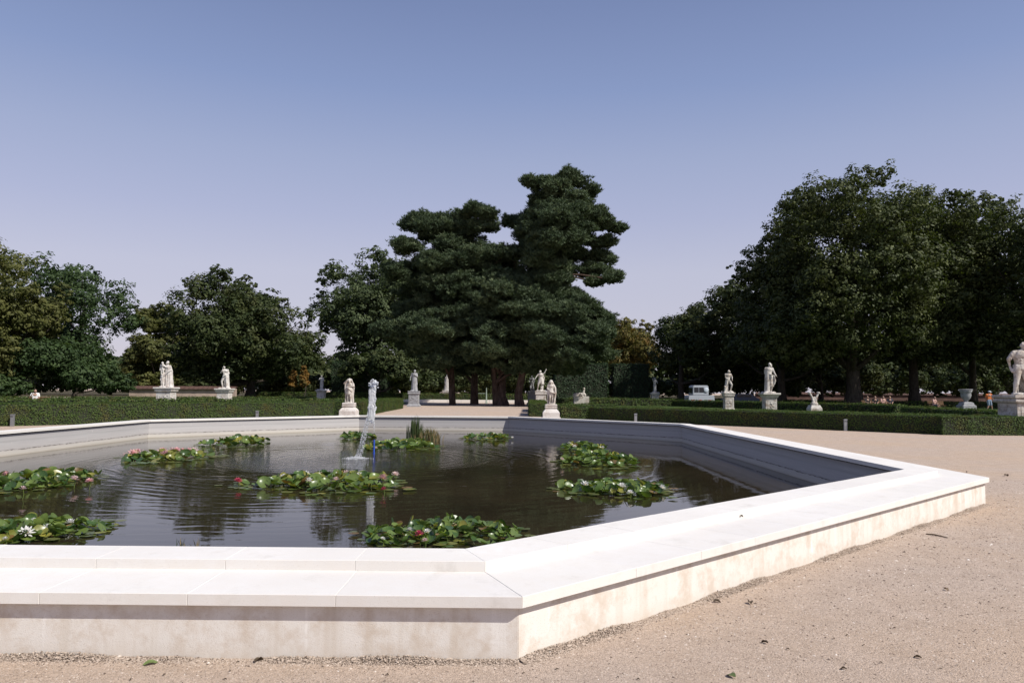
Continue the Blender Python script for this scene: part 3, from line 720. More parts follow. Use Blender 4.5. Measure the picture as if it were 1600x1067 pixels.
# ------------------------------------------------------------------ sculpted figures
def ico(sub=1):
    bm = bmesh.new(); bmesh.ops.create_icosphere(bm, subdivisions=sub, radius=1)
    V = np.array([v.co[:] for v in bm.verts]); Fc = np.array([[v.index for v in f.verts] for f in bm.faces]); bm.free(); return V, Fc
ICV, ICF = ico(1); ICV2, ICF2 = ico(2)
class Clay:
    def __init__(s): s.V, s.F, s.n = [], [], 0
    def add(s, V, Fc): s.V.append(V); s.F.append(Fc+s.n); s.n += len(V)
    def ball(s, c, r, big=False):
        r = np.array(r if hasattr(r, '__len__') else (r, r, r)); s.add((ICV2 if big else ICV)*r+np.array(c), ICF2 if big else ICF)
    def cap(s, p, q, r0, r1):
        p, q = np.array(p, float), np.array(q, float); L = np.linalg.norm(q-p)
        n = max(2, int(L/(.42*min(r0, r1)))+1)
        for i in range(n+1):
            f = i/n; s.ball(p+(q-p)*f, r0+(r1-r0)*f)
    def chain(s, pts, rs):
        for a, b, ra, rb in zip(pts, pts[1:], rs, rs[1:]): s.cap(a, b, ra, rb)
    def mesh(s, name, voxel, mat, smooth_it=2, rough=0.0):
        V = np.concatenate(s.V); Fc = np.concatenate(s.F)
        me = mesh_np('clay', V, 3, Fc.ravel()); o = bpy.data.objects.new('clay', me); COL.objects.link(o)
        m = o.modifiers.new('r', 'REMESH'); m.mode = 'VOXEL'; m.voxel_size = voxel; m.use_smooth_shade = True
        m = o.modifiers.new('s', 'SMOOTH'); m.factor = .5; m.iterations = smooth_it
        dg = bpy.context.evaluated_depsgraph_get(); dg.update()
        out = bpy.data.meshes.new_from_object(o.evaluated_get(dg)); out.name = name
        bpy.data.objects.remove(o); bpy.data.meshes.remove(me)
        out.materials.clear(); out.materials.append(mat); return smooth(out)
def rotz(p, a):
    c, s = math.cos(a), math.sin(a); return (p[0]*c-p[1]*s, p[0]*s+p[1]*c, p[2])
BASEJ = dict(head=(0, -.01, .925), neck=(0, 0, .845), chest=(0, 0, .745), waist=(0, 0, .625), hip=(0, .005, .535),
             sl=(-.115, 0, .805), el=(-.150, .01, .645), hl=(-.150, -.04, .500), sr=(.115, 0, .805), er=(.150, .01, .645), hr=(.150, -.04, .500),
             tl=(-.052, 0, .510), kl=(-.060, -.015, .285), al=(-.060, .01, .045), tr=(.052, 0, .510), kr=(.060, -.015, .285), ar=(.060, .01, .045), look=(0, -1, 0))
def body(c, H, J=None, stout=1.0, hands=True, hair=0.0, beard=False, head_scale=1.0):
    """adds a figure of height H to Clay c; joints as fractions of H, facing -y"""
    j = dict(BASEJ); j.update(J or {})
    g = {k: np.array(v, float)*H for k, v in j.items() if k != 'look'}
    k = H*stout; hs = head_scale
    lk = np.array(j['look'], float); lk /= np.linalg.norm(lk); up = np.array([0, 0, 1.]); side = np.cross(lk, up); side /= np.linalg.norm(side)
    h = g['head']
    c.ball(h, (.050*H*hs, .060*H*hs, .070*H*hs), True)
    c.ball(h+lk*.022*H*hs-up*.030*H*hs, .038*H*hs)                 # jaw
    c.cap(h+lk*.056*H*hs+up*.010*H*hs, h+lk*.068*H*hs-up*.014*H*hs, .008*H*hs, .011*H*hs)   # nose
    for sg in (-1, 1):
        c.ball(h+lk*.052*H*hs+side*sg*.020*H*hs+up*.014*H*hs, (.014*H*hs,)*3)   # brow
        c.ball(h+side*sg*.052*H*hs-up*.004*H*hs, .013*H*hs)                     # ear
    c.ball(h+lk*.058*H*hs-up*.032*H*hs, .011*H*hs)                              # lips
    c.ball(h+lk*.052*H*hs-up*.052*H*hs, .014*H*hs)                              # chin
    if hair: 
        for _ in range(26):
            d = np.array([rnd.gauss(0, 1), rnd.gauss(0, 1), abs(rnd.gauss(0, 1))*.8]); d -= lk*max(0, d@lk)*1.1; d /= np.linalg.norm(d)+1e-6
            c.ball(h+d*np.array([.052, .062, .068])*H*hs, .016*H*hs)
        if hair > 1:
            for sg in (-1, 0, 1): c.cap(h-lk*.03*H+side*sg*.04*H, h-lk*.045*H+side*sg*.045*H-up*.05*H*hair, .028*H, .020*H)
    if beard:
        for sg in (-1, 0, 1): c.cap(h+lk*.045*H-up*.045*H+side*sg*.015*H, h+lk*.055*H-up*.105*H+side*sg*.012*H, .020*H, .012*H)
    c.cap(g['neck']-up*.01*H, h-up*.03*H, .034*H, .030*H)
    c.cap(g['neck']-up*.02*H, g['sl'], .036*k, .040*k); c.cap(g['neck']-up*.02*H, g['sr'], .036*k, .040*k)
    sv = (g['sr']-g['sl']); sv /= np.linalg.norm(sv)
    for f, wd, rr in ((0, .055, .062), (.35, .045, .062), (.7, .036, .056), (1, .036, .056)):
        p = g['chest']*(1-f)+g['waist']*f
        c.cap(p-sv*wd*k, p+sv*wd*k, rr*k, rr*k)
    c.ball(g['chest']+np.array([0, -.02*k, .02*k]), (.095*k, .062*k, .07*k), True)
    c.cap(g['waist'], g['hip'], .070*k, .080*k); c.cap(g['hip']-sv*.04*k, g['hip']+sv*.04*k, .070*k, .070*k)
    for s in 'lr':
        c.cap(g['s'+s], g['e'+s], .038*k, .028*k); c.cap(g['e'+s], g['h'+s], .029*k, .018*k)
        c.cap(g['t'+s], g['k'+s], .066*k, .040*k)
        kk, aa = g['k'+s], g['a'+s]
        mid = kk*.65+aa*.35; c.cap(kk, mid, .038*k, .041*k); c.cap(mid, aa, .040*k, .022*k)
        fwd = lk*np.array([1, 1, 0]); fwd = fwd/(np.linalg.norm(fwd)+1e-6)
        c.cap(aa-up*.02*H-fwd*.015*H, aa+fwd*.085*H-up*.028*H, .024*k, .016*k)
        if hands:
            d = g['h'+s]-g['e'+s]; d /= np.linalg.norm(d); w_ = np.cross(d, lk+up*.1); w_ /= np.linalg.norm(w_)+1e-6
            pm = g['h'+s]+d*.028*H; c.cap(g['h'+s], pm, .017*H, .021*H)
            for q, (o_, L_) in enumerate(((-.016, .036), (-.006, .042), (.005, .040), (.015, .030))):
                a = pm+w_*o_*H+d*.012*H; b = a+d*L_*.6*H+lk*.004*H; e = b+d*L_*.4*H+lk*.012*H
                c.chain([a, b, e], [.0062*H, .0058*H, .005*H])
            th = pm-w_*.012*H; c.chain([g['h'+s]+d*.008*H, th-w_*.014*H+lk*.008*H, th-w_*.014*H+d*.026*H+lk*.016*H], [.009*H, .0075*H, .006*H])
    return g
def drape(c, top, trx, bot, brx, n=16, r=.03, a0=0, a1=2*PI, fl=.25, zj=0.0):
    """folds hanging from an ellipse to another; top/bot centre, trx/brx (rx,ry)"""
    top, bot = np.array(top, float), np.array(bot, float)
    for i in range(n):
        a = a0+(a1-a0)*i/max(1, n-(1 if a1-a0 < 6.2 else 0)); ph = rnd.uniform(-.12, .12)
        rr = r*rnd.uniform(.75, 1.3); pts, rs = [], []
        ext = rnd.uniform(1-fl*.4, 1+fl*.4)
        for f in (0, .33, .66, 1):
            ce = top+(bot-top)*f; rx = trx[0]+(brx[0]-trx[0])*f; ry = trx[1]+(brx[1]-trx[1])*f
            e = 1+(ext-1)*f
            pts.append(ce+np.array([math.cos(a+ph*f)*rx*e, math.sin(a+ph*f)*ry*e, rnd.uniform(-zj, zj)*f])); rs.append(rr*(.8+.4*f))
        c.chain(pts, rs)
def pedestal(t, ztop, cap_w, shaft_w, mat, kind='cap', relief=True, plinth=True):
    m = M[mat]; cap_w *= .86; shaft_w *= .93
    if kind == 'cap':
        ch = .34*ztop/1.6
        prof = [(shaft_w*.52, ztop-ch), (shaft_w*.58, ztop-ch*.88), (shaft_w*.60, ztop-ch*.7), (cap_w*.44, ztop-ch*.45), (cap_w*.49, ztop-ch*.36), (cap_w*.5, ztop-ch*.3), (cap_w*.5, ztop-ch*.06), (cap_w*.485, ztop)]
        link('cap', lathe('cap', [(a*.999, z) for a, z in prof], 4, m, square=True), None, t)
        zs = ztop-ch
        bm = bmesh.new(); bm_box(bm, (0, 0, (zs+.25)/2), (shaft_w, shaft_w, zs-.25+.004)); bmesh.ops.bevel(bm, geom=bm.edges[:], offset=.012, segments=2, affect='EDGES')
        link('shaft', mesh_bm('shaft', bm, m), None, t)
        bp = [(shaft_w*.66, 0), (shaft_w*.66, .14), (shaft_w*.58, .20), (shaft_w*.53, .26)]
        link('base', lathe('base', bp, 4, m, square=True), None, t)
        if relief:
            hh = (zs-.25)
            for a in (0, PI/2, -PI/2):
                c = Clay(); w = shaft_w*.36; zc = .25+hh*.5; y = -shaft_w/2
                for x in (-w, w): c.cap((x, y, zc-hh*.36), (x, y, zc+hh*.36), .022, .022)
                for z in (-1, 1): c.cap((-w, y, zc+z*hh*.36), (w, y, zc+z*hh*.36), .022, .022)
                for k in range(15):
                    x, z = rnd.uniform(-w*.8, w*.8), rnd.uniform(-.26, .26)*hh
                    c.cap((x, y, zc+z), (x+rnd.uniform(-.12, .12), y-.015, zc+z+rnd.uniform(-.12, .12)), rnd.uniform(.02, .05), .02)
                r_ = link('relief', c.mesh('relief', .018, m, 1), None, t, rot=(0, 0, a))
    else:
        pass
def statue(label, px, Z, ztop, cap_w, shaft_w, build, mat='statue', rz=0.0, voxel=.022, group='stone statues round the garden', ped='cap', name='statue', relief=True, mound=True):
    X = atx(px, Z)
    t = thing(name, label, 'statue', (X, Z, 0), 0, group)
    if ped: pedestal(t, ztop, cap_w, shaft_w, mat, ped, relief)
    c = Clay(); build(c)
    if mound:
        for k in range(14):
            a = rnd.uniform(0, 2*PI); q = rnd.uniform(0, .33)*cap_w
            c.ball((math.cos(a)*q, math.sin(a)*q, .02), (.17, .17, .085))
    o = link('figure', c.mesh('figure', voxel, M[mat]), None, t, (0, 0, ztop), (0, 0, rz))
    return t
def turn(J, a):
    return {k: rotz(v, a) for k, v in J.items()}

def b_group(c):            # embracing pair with a child at the side
    g = body(c, 1.95, dict(head=(.02, -.02, .93), look=(-.6, -.8, -.1), el=(-.17, -.07, .70), hl=(-.14, -.12, .84), er=(.17, -.02, .66), hr=(.10, -.10, .60), kl=(-.09, -.06, .29)), 1.05, hair=1)
    body(c, 1.0, dict(hl=(-.12, -.05, .9), el=(-.16, 0, .75), look=(.7, -.6, .2)), 1.15, hair=1, head_scale=1.3); 
    cc = Clay(); body(cc, 1.15, dict(look=(.8, -.5, .1), hr=(.12, -.12, .8), er=(.17, -.06, .70)), 1.15, hair=1, head_scale=1.25)
    for V in cc.V: V += np.array([-.30, -.12, .72])
    c.V += cc.V; c.F += [f+c.n for f in cc.F]; c.n += cc.n
    cc = Clay(); body(cc, .85, dict(look=(.8, -.5, .1), hr=(.12, -.1, .95), er=(.17, -.05, .82)), 1.2, head_scale=1.35)
    for V in cc.V: V += np.array([-.26, -.2, .12])
    c.V += cc.V; c.F += [f+c.n for f in cc.F]; c.n += cc.n
    drape(c, (.12, .05, 1.5), (.14, .12), (.20, .05, .02), (.26, .2), 15, .05)
    drape(c, (-.05, 0, 1.0), (.14, .12), (-.02, .02, .02), (.22, .2), 9, .045)
    c.chain([(.2, .05, 1.6), (.34, .02, 1.2), (.36, .05, .6), (.28, .1, .05)], [.05, .08, .09, .1])
def b_thinker(c):          # bearded old man turned left, hand to chest, cloak over the back
    g = body(c, 1.95, dict(head=(-.05, -.04, .915), neck=(-.02, 0, .845), look=(-.95, -.3, -.25), sl=(-.09, -.06, .80), el=(-.17, -.08, .68), hl=(-.10, -.13, .755), sr=(.09, .05, .81), er=(.15, .05, .66), hr=(.06, -.07, .60), kl=(-.13, -.04, .30), al=(-.09, .0, .05), kr=(.02, -.01, .28)), 1.1, hair=1, beard=True)
    drape(c, (.06, .06, 1.62), (.17, .10), (.13, .10, .02), (.19, .15), 16, .05, -.6, 3.4)
    drape(c, (.03, 0, 1.10), (.17, .14), (.12, .04, .02), (.2, .16), 10, .04, -1.2, 2.0)
def b_slim(c):
    g = body(c, 1.9, dict(look=(-.8, -.5, 0), hl=(-.12, -.10, .70), el=(-.17, -.03, .66), er=(.15, .02, .66), hr=(.05, -.09, .60)), .92, hair=1)
    drape(c, (0, 0, 1.15), (.13, .11), (.03, .02, .02), (.19, .17), 15, .038)
    drape(c, (.05, .05, 1.5), (.12, .1), (.06, .05, .5), (.16, .14), 8, .035, 0, PI)
def b_hood_putto(c):       # hooded child, both arms lifted to the veil
    g = body(c, 1.35, dict(look=(.1, -1, -.15), head=(0, -.03, .90), sl=(-.11, 0, .78), el=(-.225, -.03, .80), hl=(-.13, -.08, .895), sr=(.11, 0, .78), er=(.20, -.05, .68), hr=(.02, -.13, .70), kr=(.05, -.06, .28), kl=(-.06, -.02, .28)), 1.22, hair=1.0, head_scale=1.35)
    for a in np.linspace(.15, PI-.15, 9):     # veil over the head and down the back
        x, y = math.cos(a), math.sin(a)
        c.chain([(0, .0, 1.345), (x*.10, y*.07+.0, 1.30), (x*.135, y*.10, 1.18), (x*.19, y*.12, 1.02), (x*.23, y*.14, .72), (x*.21, y*.16, .35), (x*.22, y*.17, .04)], [.035, .045, .045, .045, .05, .045, .06])
    for s in (-1, 1): c.chain([(s*.04, -.07, 1.315), (s*.12, -.07, 1.27), (s*.17, -.04, 1.15), (s*.24, -.02, 1.02), (s*.25, 0, .75)], [.03, .035, .035, .045, .04])
    drape(c, (0, -.01, .86), (.16, .12), (0, 0, .50), (.15, .13), 13, .032, PI, 2*PI)
    c.chain([(-.16, -.10, .84), (0, -.17, .78), (.14, -.12, .66), (.16, 0, .4), (.13, .05, .05)], [.035, .045, .04, .05, .06])
def b_cloak_putto(c):      # long haired child, cloak thrown over one shoulder
    g = body(c, 1.32, dict(look=(-.15, -1, -.1), el=(-.16, -.03, .66), hl=(-.08, -.11, .60), er=(.17, .02, .66), hr=(.15, -.03, .52), kl=(-.05, -.05, .28)), 1.25, hair=2.0, head_scale=1.35)
    for s in (-1, 1): c.chain([(s*.05, -.02, 1.29), (s*.105, -.03, 1.2), (s*.13, -.02, 1.08), (s*.11, -.04, .98)], [.04, .042, .045, .04])
    for a in np.linspace(-.5, PI-.3, 9):
        x, y = math.cos(a), math.sin(a)
        c.chain([(x*.13+.03, y*.09, 1.06), (x*.20+.04, y*.11, .92), (x*.24+.03, y*.13, .62), (x*.20+.02, y*.14, .30), (x*.19, y*.15, .03)], [.05, .05, .048, .045, .06])
    c.chain([(-.14, -.10, .75), (0, -.16, .68), (.16, -.10, .62)], [.03, .04, .04])
def b_tall_draped(c):
    g = body(c, 2.05, dict(look=(-.4, -.9, 0), er=(.15, -.06, .68), hr=(.03, -.12, .76), el=(-.17, 0, .66), hl=(-.18, -.05, .54), head=(.02, -.01, .93)), 1.1, hair=1)
    drape(c, (0, 0, 1.7), (.2, .13), (.04, .03, .6), (.22, .18), 14, .05)
    drape(c, (0, 0, 1.1), (.18, .15), (.02, .02, .02), (.28, .22), 18, .05)
def b_seated_cloak(c):
    c.chain([(0, 0, .1), (0, .02, .6), (0, .05, 1.1)], [.3, .28, .2])
    g = body(c, 2.35, dict(look=(-.7, -.6, -.2)), 1.15, hair=1)
    drape(c, (.02, .02, 2.2), (.15, .12), (.05, 0, .03), (.48, .38), 24, .085)
def b_contrapposto(c):
    g = body(c, 1.95, dict(look=(-.5, -.8, 0), hip=(.03, 0, .535), er=(.17, -.02, .68), hr=(.12, -.1, .6), el=(-.16, -.03, .66), hl=(-.17, -.1, .58), kl=(-.1, -.06, .29)), 1.05, hair=1)
    drape(c, (.03, .02, 1.1), (.14, .12), (.1, .05, .02), (.18, .15), 12, .045, -.6, 3.6)
    c.chain([(.02, .04, 1.5), (-.06, .08, 1.2), (.05, .10, .8)], [.09, .1, .1])
def b_arm_up(c):           # striding figure, right arm flung up
    g = body(c, 1.95, dict(look=(-.7, -.6, .1), head=(-.03, -.02, .915), waist=(.01, 0, .62), er=(.17, -.03, .86), hr=(.23, -.04, .985), el=(-.20, -.02, .70), hl=(-.26, -.06, .60), kl=(-.12, -.06, .29), al=(-.16, .0, .05), kr=(.03, .0, .28), ar=(.0, .05, .05)), 1.05, hair=1)
    drape(c, (0, 0, 1.2), (.16, .13), (.0, .03, .65), (.26, .2), 14, .045)
    c.chain([(.2, .03, 1.5), (.3, .1, 1.2), (.2, .12, .8), (.12, .1, .05)], [.06, .08, .09, .12])
    c.chain([(.44, -.07, 1.92), (.50, -.05, 1.98), (.46, -.05, 2.03)], [.05, .05, .03])
def b_spear(c):
    g = body(c, 1.9, dict(look=(-.3, -.9, 0), el=(-.14, -.03, .90), hl=(-.10, -.04, 1.02), er=(.17, -.02, .66), hr=(.16, -.12, .64)), 1.0, hair=1)
    c.cap((-.2, -.08, 1.2), (-.19, -.08, 2.1), .03, .02)
    drape(c, (0, 0, 1.15), (.13, .11), (.02, .02, .02), (.2, .18), 14, .04)
def b_lean_dog(c):         # figure leaning, one leg lifted on a rock, animal at the foot
    g = body(c, 1.92, dict(look=(.8, -.5, 0), head=(.03, -.02, .925), hip=(-.02, 0, .535), er=(.16, -.05, .68), hr=(.14, -.13, .58), el=(-.12, -.02, .65), hl=(-.02, -.12, .58), kr=(.14, -.06, .34), ar=(.10, .0, .09), kl=(-.05, .0, .28)), 1.05, hair=1)
    drape(c, (-.04, .02, 1.12), (.15, .13), (-.14, .04, .02), (.17, .16), 12, .05, .5, 4.4)
    c.chain([(-.3, -.05, .05), (-.27, -.08, .35), (-.3, -.1, .5), (-.36, -.14, .52)], [.12, .11, .08, .04])
    c.ball((.2, 0, .06), (.2, .18, .14))
def b_philosopher(c):      # bearded, cloaked, turned right
    g = body(c, 2.0, dict(look=(.95, -.3, 0), head=(.03, -.01, .93), er=(.15, -.05, .68), hr=(.19, -.10, .585), el=(-.13, .02, .65), hl=(.06, -.12, .60), kr=(.08, -.05, .28)), 1.08, hair=1, beard=True)
    drape(c, (-.02, .02, 1.66), (.19, .13), (-.10, .02, .02), (.17, .17), 18, .05, 1.2, 5.0)
    drape(c, (.06, -.02, 1.15), (.17, .14), (.10, -.02, .45), (.15, .13), 12, .045, -1.9, 1.2)
    c.chain([(.3, -.16, 1.1), (.33, -.16, .8), (.28, -.14, .55)], [.07, .08, .05])
def b_shell(c):            # small group: two dolphins carrying a shell
    for s in (-1, 1):
        c.chain([(s*.16, 0, .05), (s*.10, -.03, .35), (s*.17, 0, .7), (s*.34, 0, 1.0), (s*.46, 0, 1.12)], [.16, .12, .10, .09, .06])
        c.chain([(s*.46, 0, 1.12), (s*.52, 0, 1.02)], [.07, .05])
        c.ball((s*.40, -.02, 1.12), (.14, .12, .09))
    c.ball((0, 0, .15), (.34, .3, .2), True); c.chain([(0, 0, .2), (0, 0, .7)], [.12, .1])
def b_sphinx(c):
    c.chain([(-.9, 0, .25), (0, 0, .3), (.6, 0, .32)], [.24, .26, .24])
    for s in (-.14, .14):
        c.chain([(-.3, s, .1), (-1.0, s, .08)], [.1, .08]); c.chain([(.7, s, .22), (.75, s, .06), (.3, s*1.3, .07)], [.2, .1, .08])
    c.chain([(.45, 0, .4), (.55, 0, .8), (.55, 0, .98)], [.22, .17, .10]); c.ball((.55, -.02, 1.15), (.13, .15, .17), True)
    for k in range(12): c.ball((.55+rnd.uniform(-.12, .12), .05, 1.12+rnd.uniform(-.2, .14)), .07)
def b_hercules(c):         # big muscular man with a lion skin
    g = body(c, 2.12, dict(look=(.5, -.85, .0), head=(.06, -.02, .935), neck=(.03, 0, .85), sl=(-.125, 0, .80), el=(-.215, .02, .68), hl=(-.165, .06, .56), sr=(.14, 0, .815), er=(.24, -.03, .70), hr=(.20, -.10, .58), kl=(-.10, -.03, .285), al=(-.13, .0, .045), kr=(.075, -.05, .28), ar=(.09, -.02, .045), tl=(-.06, 0, .5), tr=(.06, 0, .5)), 1.32, hair=1, beard=True)
    for s in (-1, 1):
        c.ball((s*.12+.01, -.12, 1.62), (.13, .07, .09), True)
        for z in (1.42, 1.30, 1.18): c.ball((s*.055, -.135, z), (.06, .04, .05))
        c.ball((s*.11, .09, 1.05), (.11, .1, .12), True)
    c.ball((-.34, 0, 1.62), (.09, .09, .12)); c.ball((-.38, .02, 1.5), (.07, .075, .12))
    drape(c, (.02, .1, 1.2), (.2, .1), (.12, .14, .05), (.22, .12), 10, .05, 0, PI)
    c.chain([(.30, .1, 1.2), (.34, .1, .7), (.30, .1, .1)], [.08, .1, .12])
    c.chain([(-.36, .10, 1.12), (-.33, .02, .95), (-.20, -.10, .9)], [.05, .06, .05])
def P0(w): return dict()

statue('pale statue group of an embracing pair with children, leftmost of all', 260, 56.3, 1.68, 1.62, 1.12, b_group, 'statue_clean')
statue('statue of a stooping bearded man turned left with hand at his chest', 351, 65, 1.62, 1.55, 1.05, b_thinker, 'statue_clean')
statue('small slim statue turned left in front of the hornbeam block', 502, 98, 1.55, 1.5, 1.0, b_slim, 'statue_clean', voxel=.03)
statue('shaded grey statue on a tall pedestal left of the gravel walk', 647, 73, 1.52, 1.25, 1.0, b_tall_draped, 'statue_shaded', voxel=.026)
statue('bright cloaked statue just left of the first pine trunk', 699, 110, 1.60, 1.6, 1.15, b_seated_cloak, 'statue_clean', voxel=.03)
statue('half shaded statue just behind the arm raising figure', 831, 90, 1.5, 1.4, 1.0, b_contrapposto, 'statue_shaded', voxel=.03)
statue('statue striding with one arm flung up right of the pines', 845, 70, 1.6, 1.25, .98, b_arm_up, 'statue', voxel=.026)
statue('dim shaded statue with raised arm before the dark hornbeam', 1023, 96, 1.5, 1.3, .95, b_spear, 'statue_shaded', voxel=.03)
statue('statue leaning with bent knee beside the parked utility truck', 1138, 64, 1.58, 1.1, .78, b_lean_dog)
statue('tall cloaked bearded statue turned right on the broadest pedestal', 1202, 50, 1.58, 1.32, .80, b_philosopher)
statue('big muscular statue cut by the right edge of the view', 1596, 30.6, 1.57, 1.75, 1.30, b_hercules, 'statue', voxel=.018)

def putto(label, px, Z, build, W=.95):
    X = atx(px, Z)
    t = thing('putto_statue', label, 'statue', (X, Z, 0), 0, 'pair of putti flanking the gravel walk')
    m = M['statue_clean']
    link('base', box_mesh('base', (1.02, 1.02, .16), m, .015, c=(0, 0, .08)), None, t)
    link('shaft', lathe('shaft', [(.46, .16), (.46, .40), (.40, .50), (.31, .60), (.29, .64)], 4, m, square=True), None, t)
    link('cap', lathe('cap', [(.30, .64), (.345, .67), (.345, .70), (.30, .72), (.33, .78), (.33, .83), (.30, .86)], 4, m, square=True), None, t)
    c = Clay(); build(c)
    for k in range(8): c.ball((rnd.uniform(-.15, .15), rnd.uniform(-.12, .15), .02), (.12, .12, .05))
    link('figure', c.mesh('figure', .014, M['statue']), None, t, (0, 0, .86))
putto('hooded child statue holding its veil up on a low pedestal, left of the walk', 546, 42.6, b_hood_putto)
putto('long haired child statue in a cloak on a low pedestal, right of the walk', 861, 42.2, b_cloak_putto)

X = atx(1272, 66); t = thing('dolphin_sculpture', 'small stone sculpture of forked shape standing between the limes and statues', 'sculpture', (X, 66, 0))
link('base', lathe('base', [(.5, 0), (.5, .25), (.36, .55)], 4, M['statue'], square=True), None, t)
c = Clay(); b_shell(c); link('figure', c.mesh('figure', .022, M['statue']), None, t, (0, 0, .5))
X = atx(908, 84); t = thing('sphinx_sculpture', 'low reclining sculpture with a warm stone block right of the walk', 'sculpture', (X, 84, 0))
link('base', box_mesh('base', (1.7, .8, 1.05), M['statue'], .03, c=(0, 0, .52)), None, t)
c = Clay(); b_sphinx(c); o = link('figure', c.mesh('figure', .025, M['statue']), None, t, (-.1, 0, 1.04)); o.scale = (.75, .75, .75)
X = atx(1509, 72); t = thing('garden_urn', 'large shaded stone urn standing left of the man in orange', 'urn', (X, 72, 0))
link('base', lathe('base', [(.62, 0), (.62, .5), (.50, .58), (.46, .75), (.34, .85)], 4, M['statue_shaded'], square=True), None, t)
link('vase', lathe('vase', [(.20, .82), (.16, .95), (.24, 1.05), (.40, 1.25), (.46, 1.5), (.44, 1.72), (.52, 1.8), (.56, 1.95), (.50, 1.98), (.44, 1.93)], 28, M['statue_shaded']), None, t)
link('rim', lathe('rim', [(.50, 1.96), (.60, 1.99), (.60, 2.05), (.50, 2.07)], 28, M['statue_shaded']), None, t)

# understory that fills the shade below the limes
g = 'dark shrubs in the shade under the trees'
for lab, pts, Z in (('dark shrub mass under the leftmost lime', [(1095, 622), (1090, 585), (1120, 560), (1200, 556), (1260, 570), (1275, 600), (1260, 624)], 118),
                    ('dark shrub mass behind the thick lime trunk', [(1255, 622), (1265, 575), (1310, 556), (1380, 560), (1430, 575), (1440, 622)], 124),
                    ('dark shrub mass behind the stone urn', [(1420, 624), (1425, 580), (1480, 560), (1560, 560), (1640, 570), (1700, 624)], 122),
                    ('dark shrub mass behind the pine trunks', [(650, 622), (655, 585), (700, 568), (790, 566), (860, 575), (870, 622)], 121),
                    ('dark shrub mass left of the pine trunks behind the tall shaded statue', [(505, 620), (510, 596), (560, 584), (640, 582), (665, 600), (668, 620)], 123),
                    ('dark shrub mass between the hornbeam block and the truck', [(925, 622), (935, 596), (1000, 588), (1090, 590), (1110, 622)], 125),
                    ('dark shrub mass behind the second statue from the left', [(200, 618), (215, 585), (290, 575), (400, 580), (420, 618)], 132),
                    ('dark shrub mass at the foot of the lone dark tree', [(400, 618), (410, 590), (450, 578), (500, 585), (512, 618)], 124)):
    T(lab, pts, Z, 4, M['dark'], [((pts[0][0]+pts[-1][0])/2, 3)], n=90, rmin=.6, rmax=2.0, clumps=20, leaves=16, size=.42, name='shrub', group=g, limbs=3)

# ------------------------------------------------------------------ water lilies
def pad_mesh(name, kind, mat):
    """one lily pad, radius 1: kind 0 flat, 1 cupped, 2 folded"""
    bm = bmesh.new(); n = 18; cut = .22
    ph = rnd.uniform(0, 6)
    def P_(r, a):
        x, y = r*math.cos(a), r*math.sin(a)
        z = .02*math.sin(3*a+ph)*r
        if kind == 1: z += .30*r*r+.05*math.sin(2*a+ph)*r
        if kind == 2: z += .55*abs(y)**1.3
        return (x, y, z)
    c = bm.verts.new((0, 0, 0)); rings = []
    for r in (.5, .86, 1.0):
        rings.append([bm.verts.new(P_(r*(1+.03*math.sin(5*a+ph)), a)) for a in [cut+(2*PI-2*cut)*k/n for k in range(n+1)]])
        if r == 1.0 and kind != 0:
            for v in rings[-1]: v.co.z += .03
    for k in range(n):
        bm.faces.new((c, rings[0][k], rings[0][k+1]))
        for A, B in zip(rings, rings[1:]): bm.faces.new((A[k], B[k], B[k+1], A[k+1]))
    me = bpy.data.meshes.new(name); bm.to_mesh(me); bm.free(); smooth(me)
    me.materials.append(mat); return me
def m_pad(name, a, b2, rough=.32):
    m, nt, b = mat_new(name); o = objc(nt)
    n1 = noise(nt, o, 2.2, 4, .6)
    oi = N(nt, 'ShaderNodeObjectInfo').outputs['Random']
    c = mixc(nt, ramp(nt, n1, [(.35, (0, 0, 0)), (.7, (1, 1, 1))]), a, b2)
    c = mixc(nt, .85, c, ramp(nt, oi, [(0, (.62, .70, .6)), (.5, (1, 1, 1)), (1, (1.35, 1.25, .9))]), 'MULTIPLY')
    # radial veins
    s_ = sep(nt, o); ang = math_(nt, 'ARCTAN2', s_[1], s_[0])
    v = math_(nt, 'POWER', math_(nt, 'ABSOLUTE', math_(nt, 'COSINE', math_(nt, 'MULTIPLY', ang, 7))), 14)
    c = mixc(nt, math_(nt, 'MULTIPLY', v, .35), c, (.16, .20, .05))
    nt.links.new(c, b.inputs['Base Color']); b.inputs['Roughness'].default_value = rough
    b.inputs['Specular IOR Level'].default_value = .5
    tr = N(nt, 'ShaderNodeBsdfTranslucent'); nt.links.new(mixc(nt, 1.0, c, (1.2, 1.4, .4), 'MULTIPLY'), tr.inputs[0])
    mx = N(nt, 'ShaderNodeMixShader'); mx.inputs[0].default_value = .22
    nt.links.new(b.outputs[0], mx.inputs[1]); nt.links.new(tr.outputs[0], mx.inputs[2]); nt.links.new(mx.outputs[0], nt.nodes['Material Output'].inputs[0])
    return m
PADM = {'green': m_pad('lily_pad_green', (.090, .140, .034), (.140, .190, .052)), 'deep': m_pad('lily_pad_deep_green', (.036, .080, .022), (.062, .112, .034)),
        'yellow': m_pad('lily_pad_yellowing', (.19, .20, .04), (.27, .24, .055)), 'brown': m_pad('lily_pad_rusty', (.20, .09, .035), (.13, .10, .03), .5),
        'float': m_pad('lily_pad_floating', (.115, .135, .050), (.165, .170, .065), .28)}
PADS = {k: [pad_mesh('lily_pad', j, m) for j in ((0, 1, 2, 1) if k != 'float' else (0, 0, 0))] for k, m in PADM.items()}
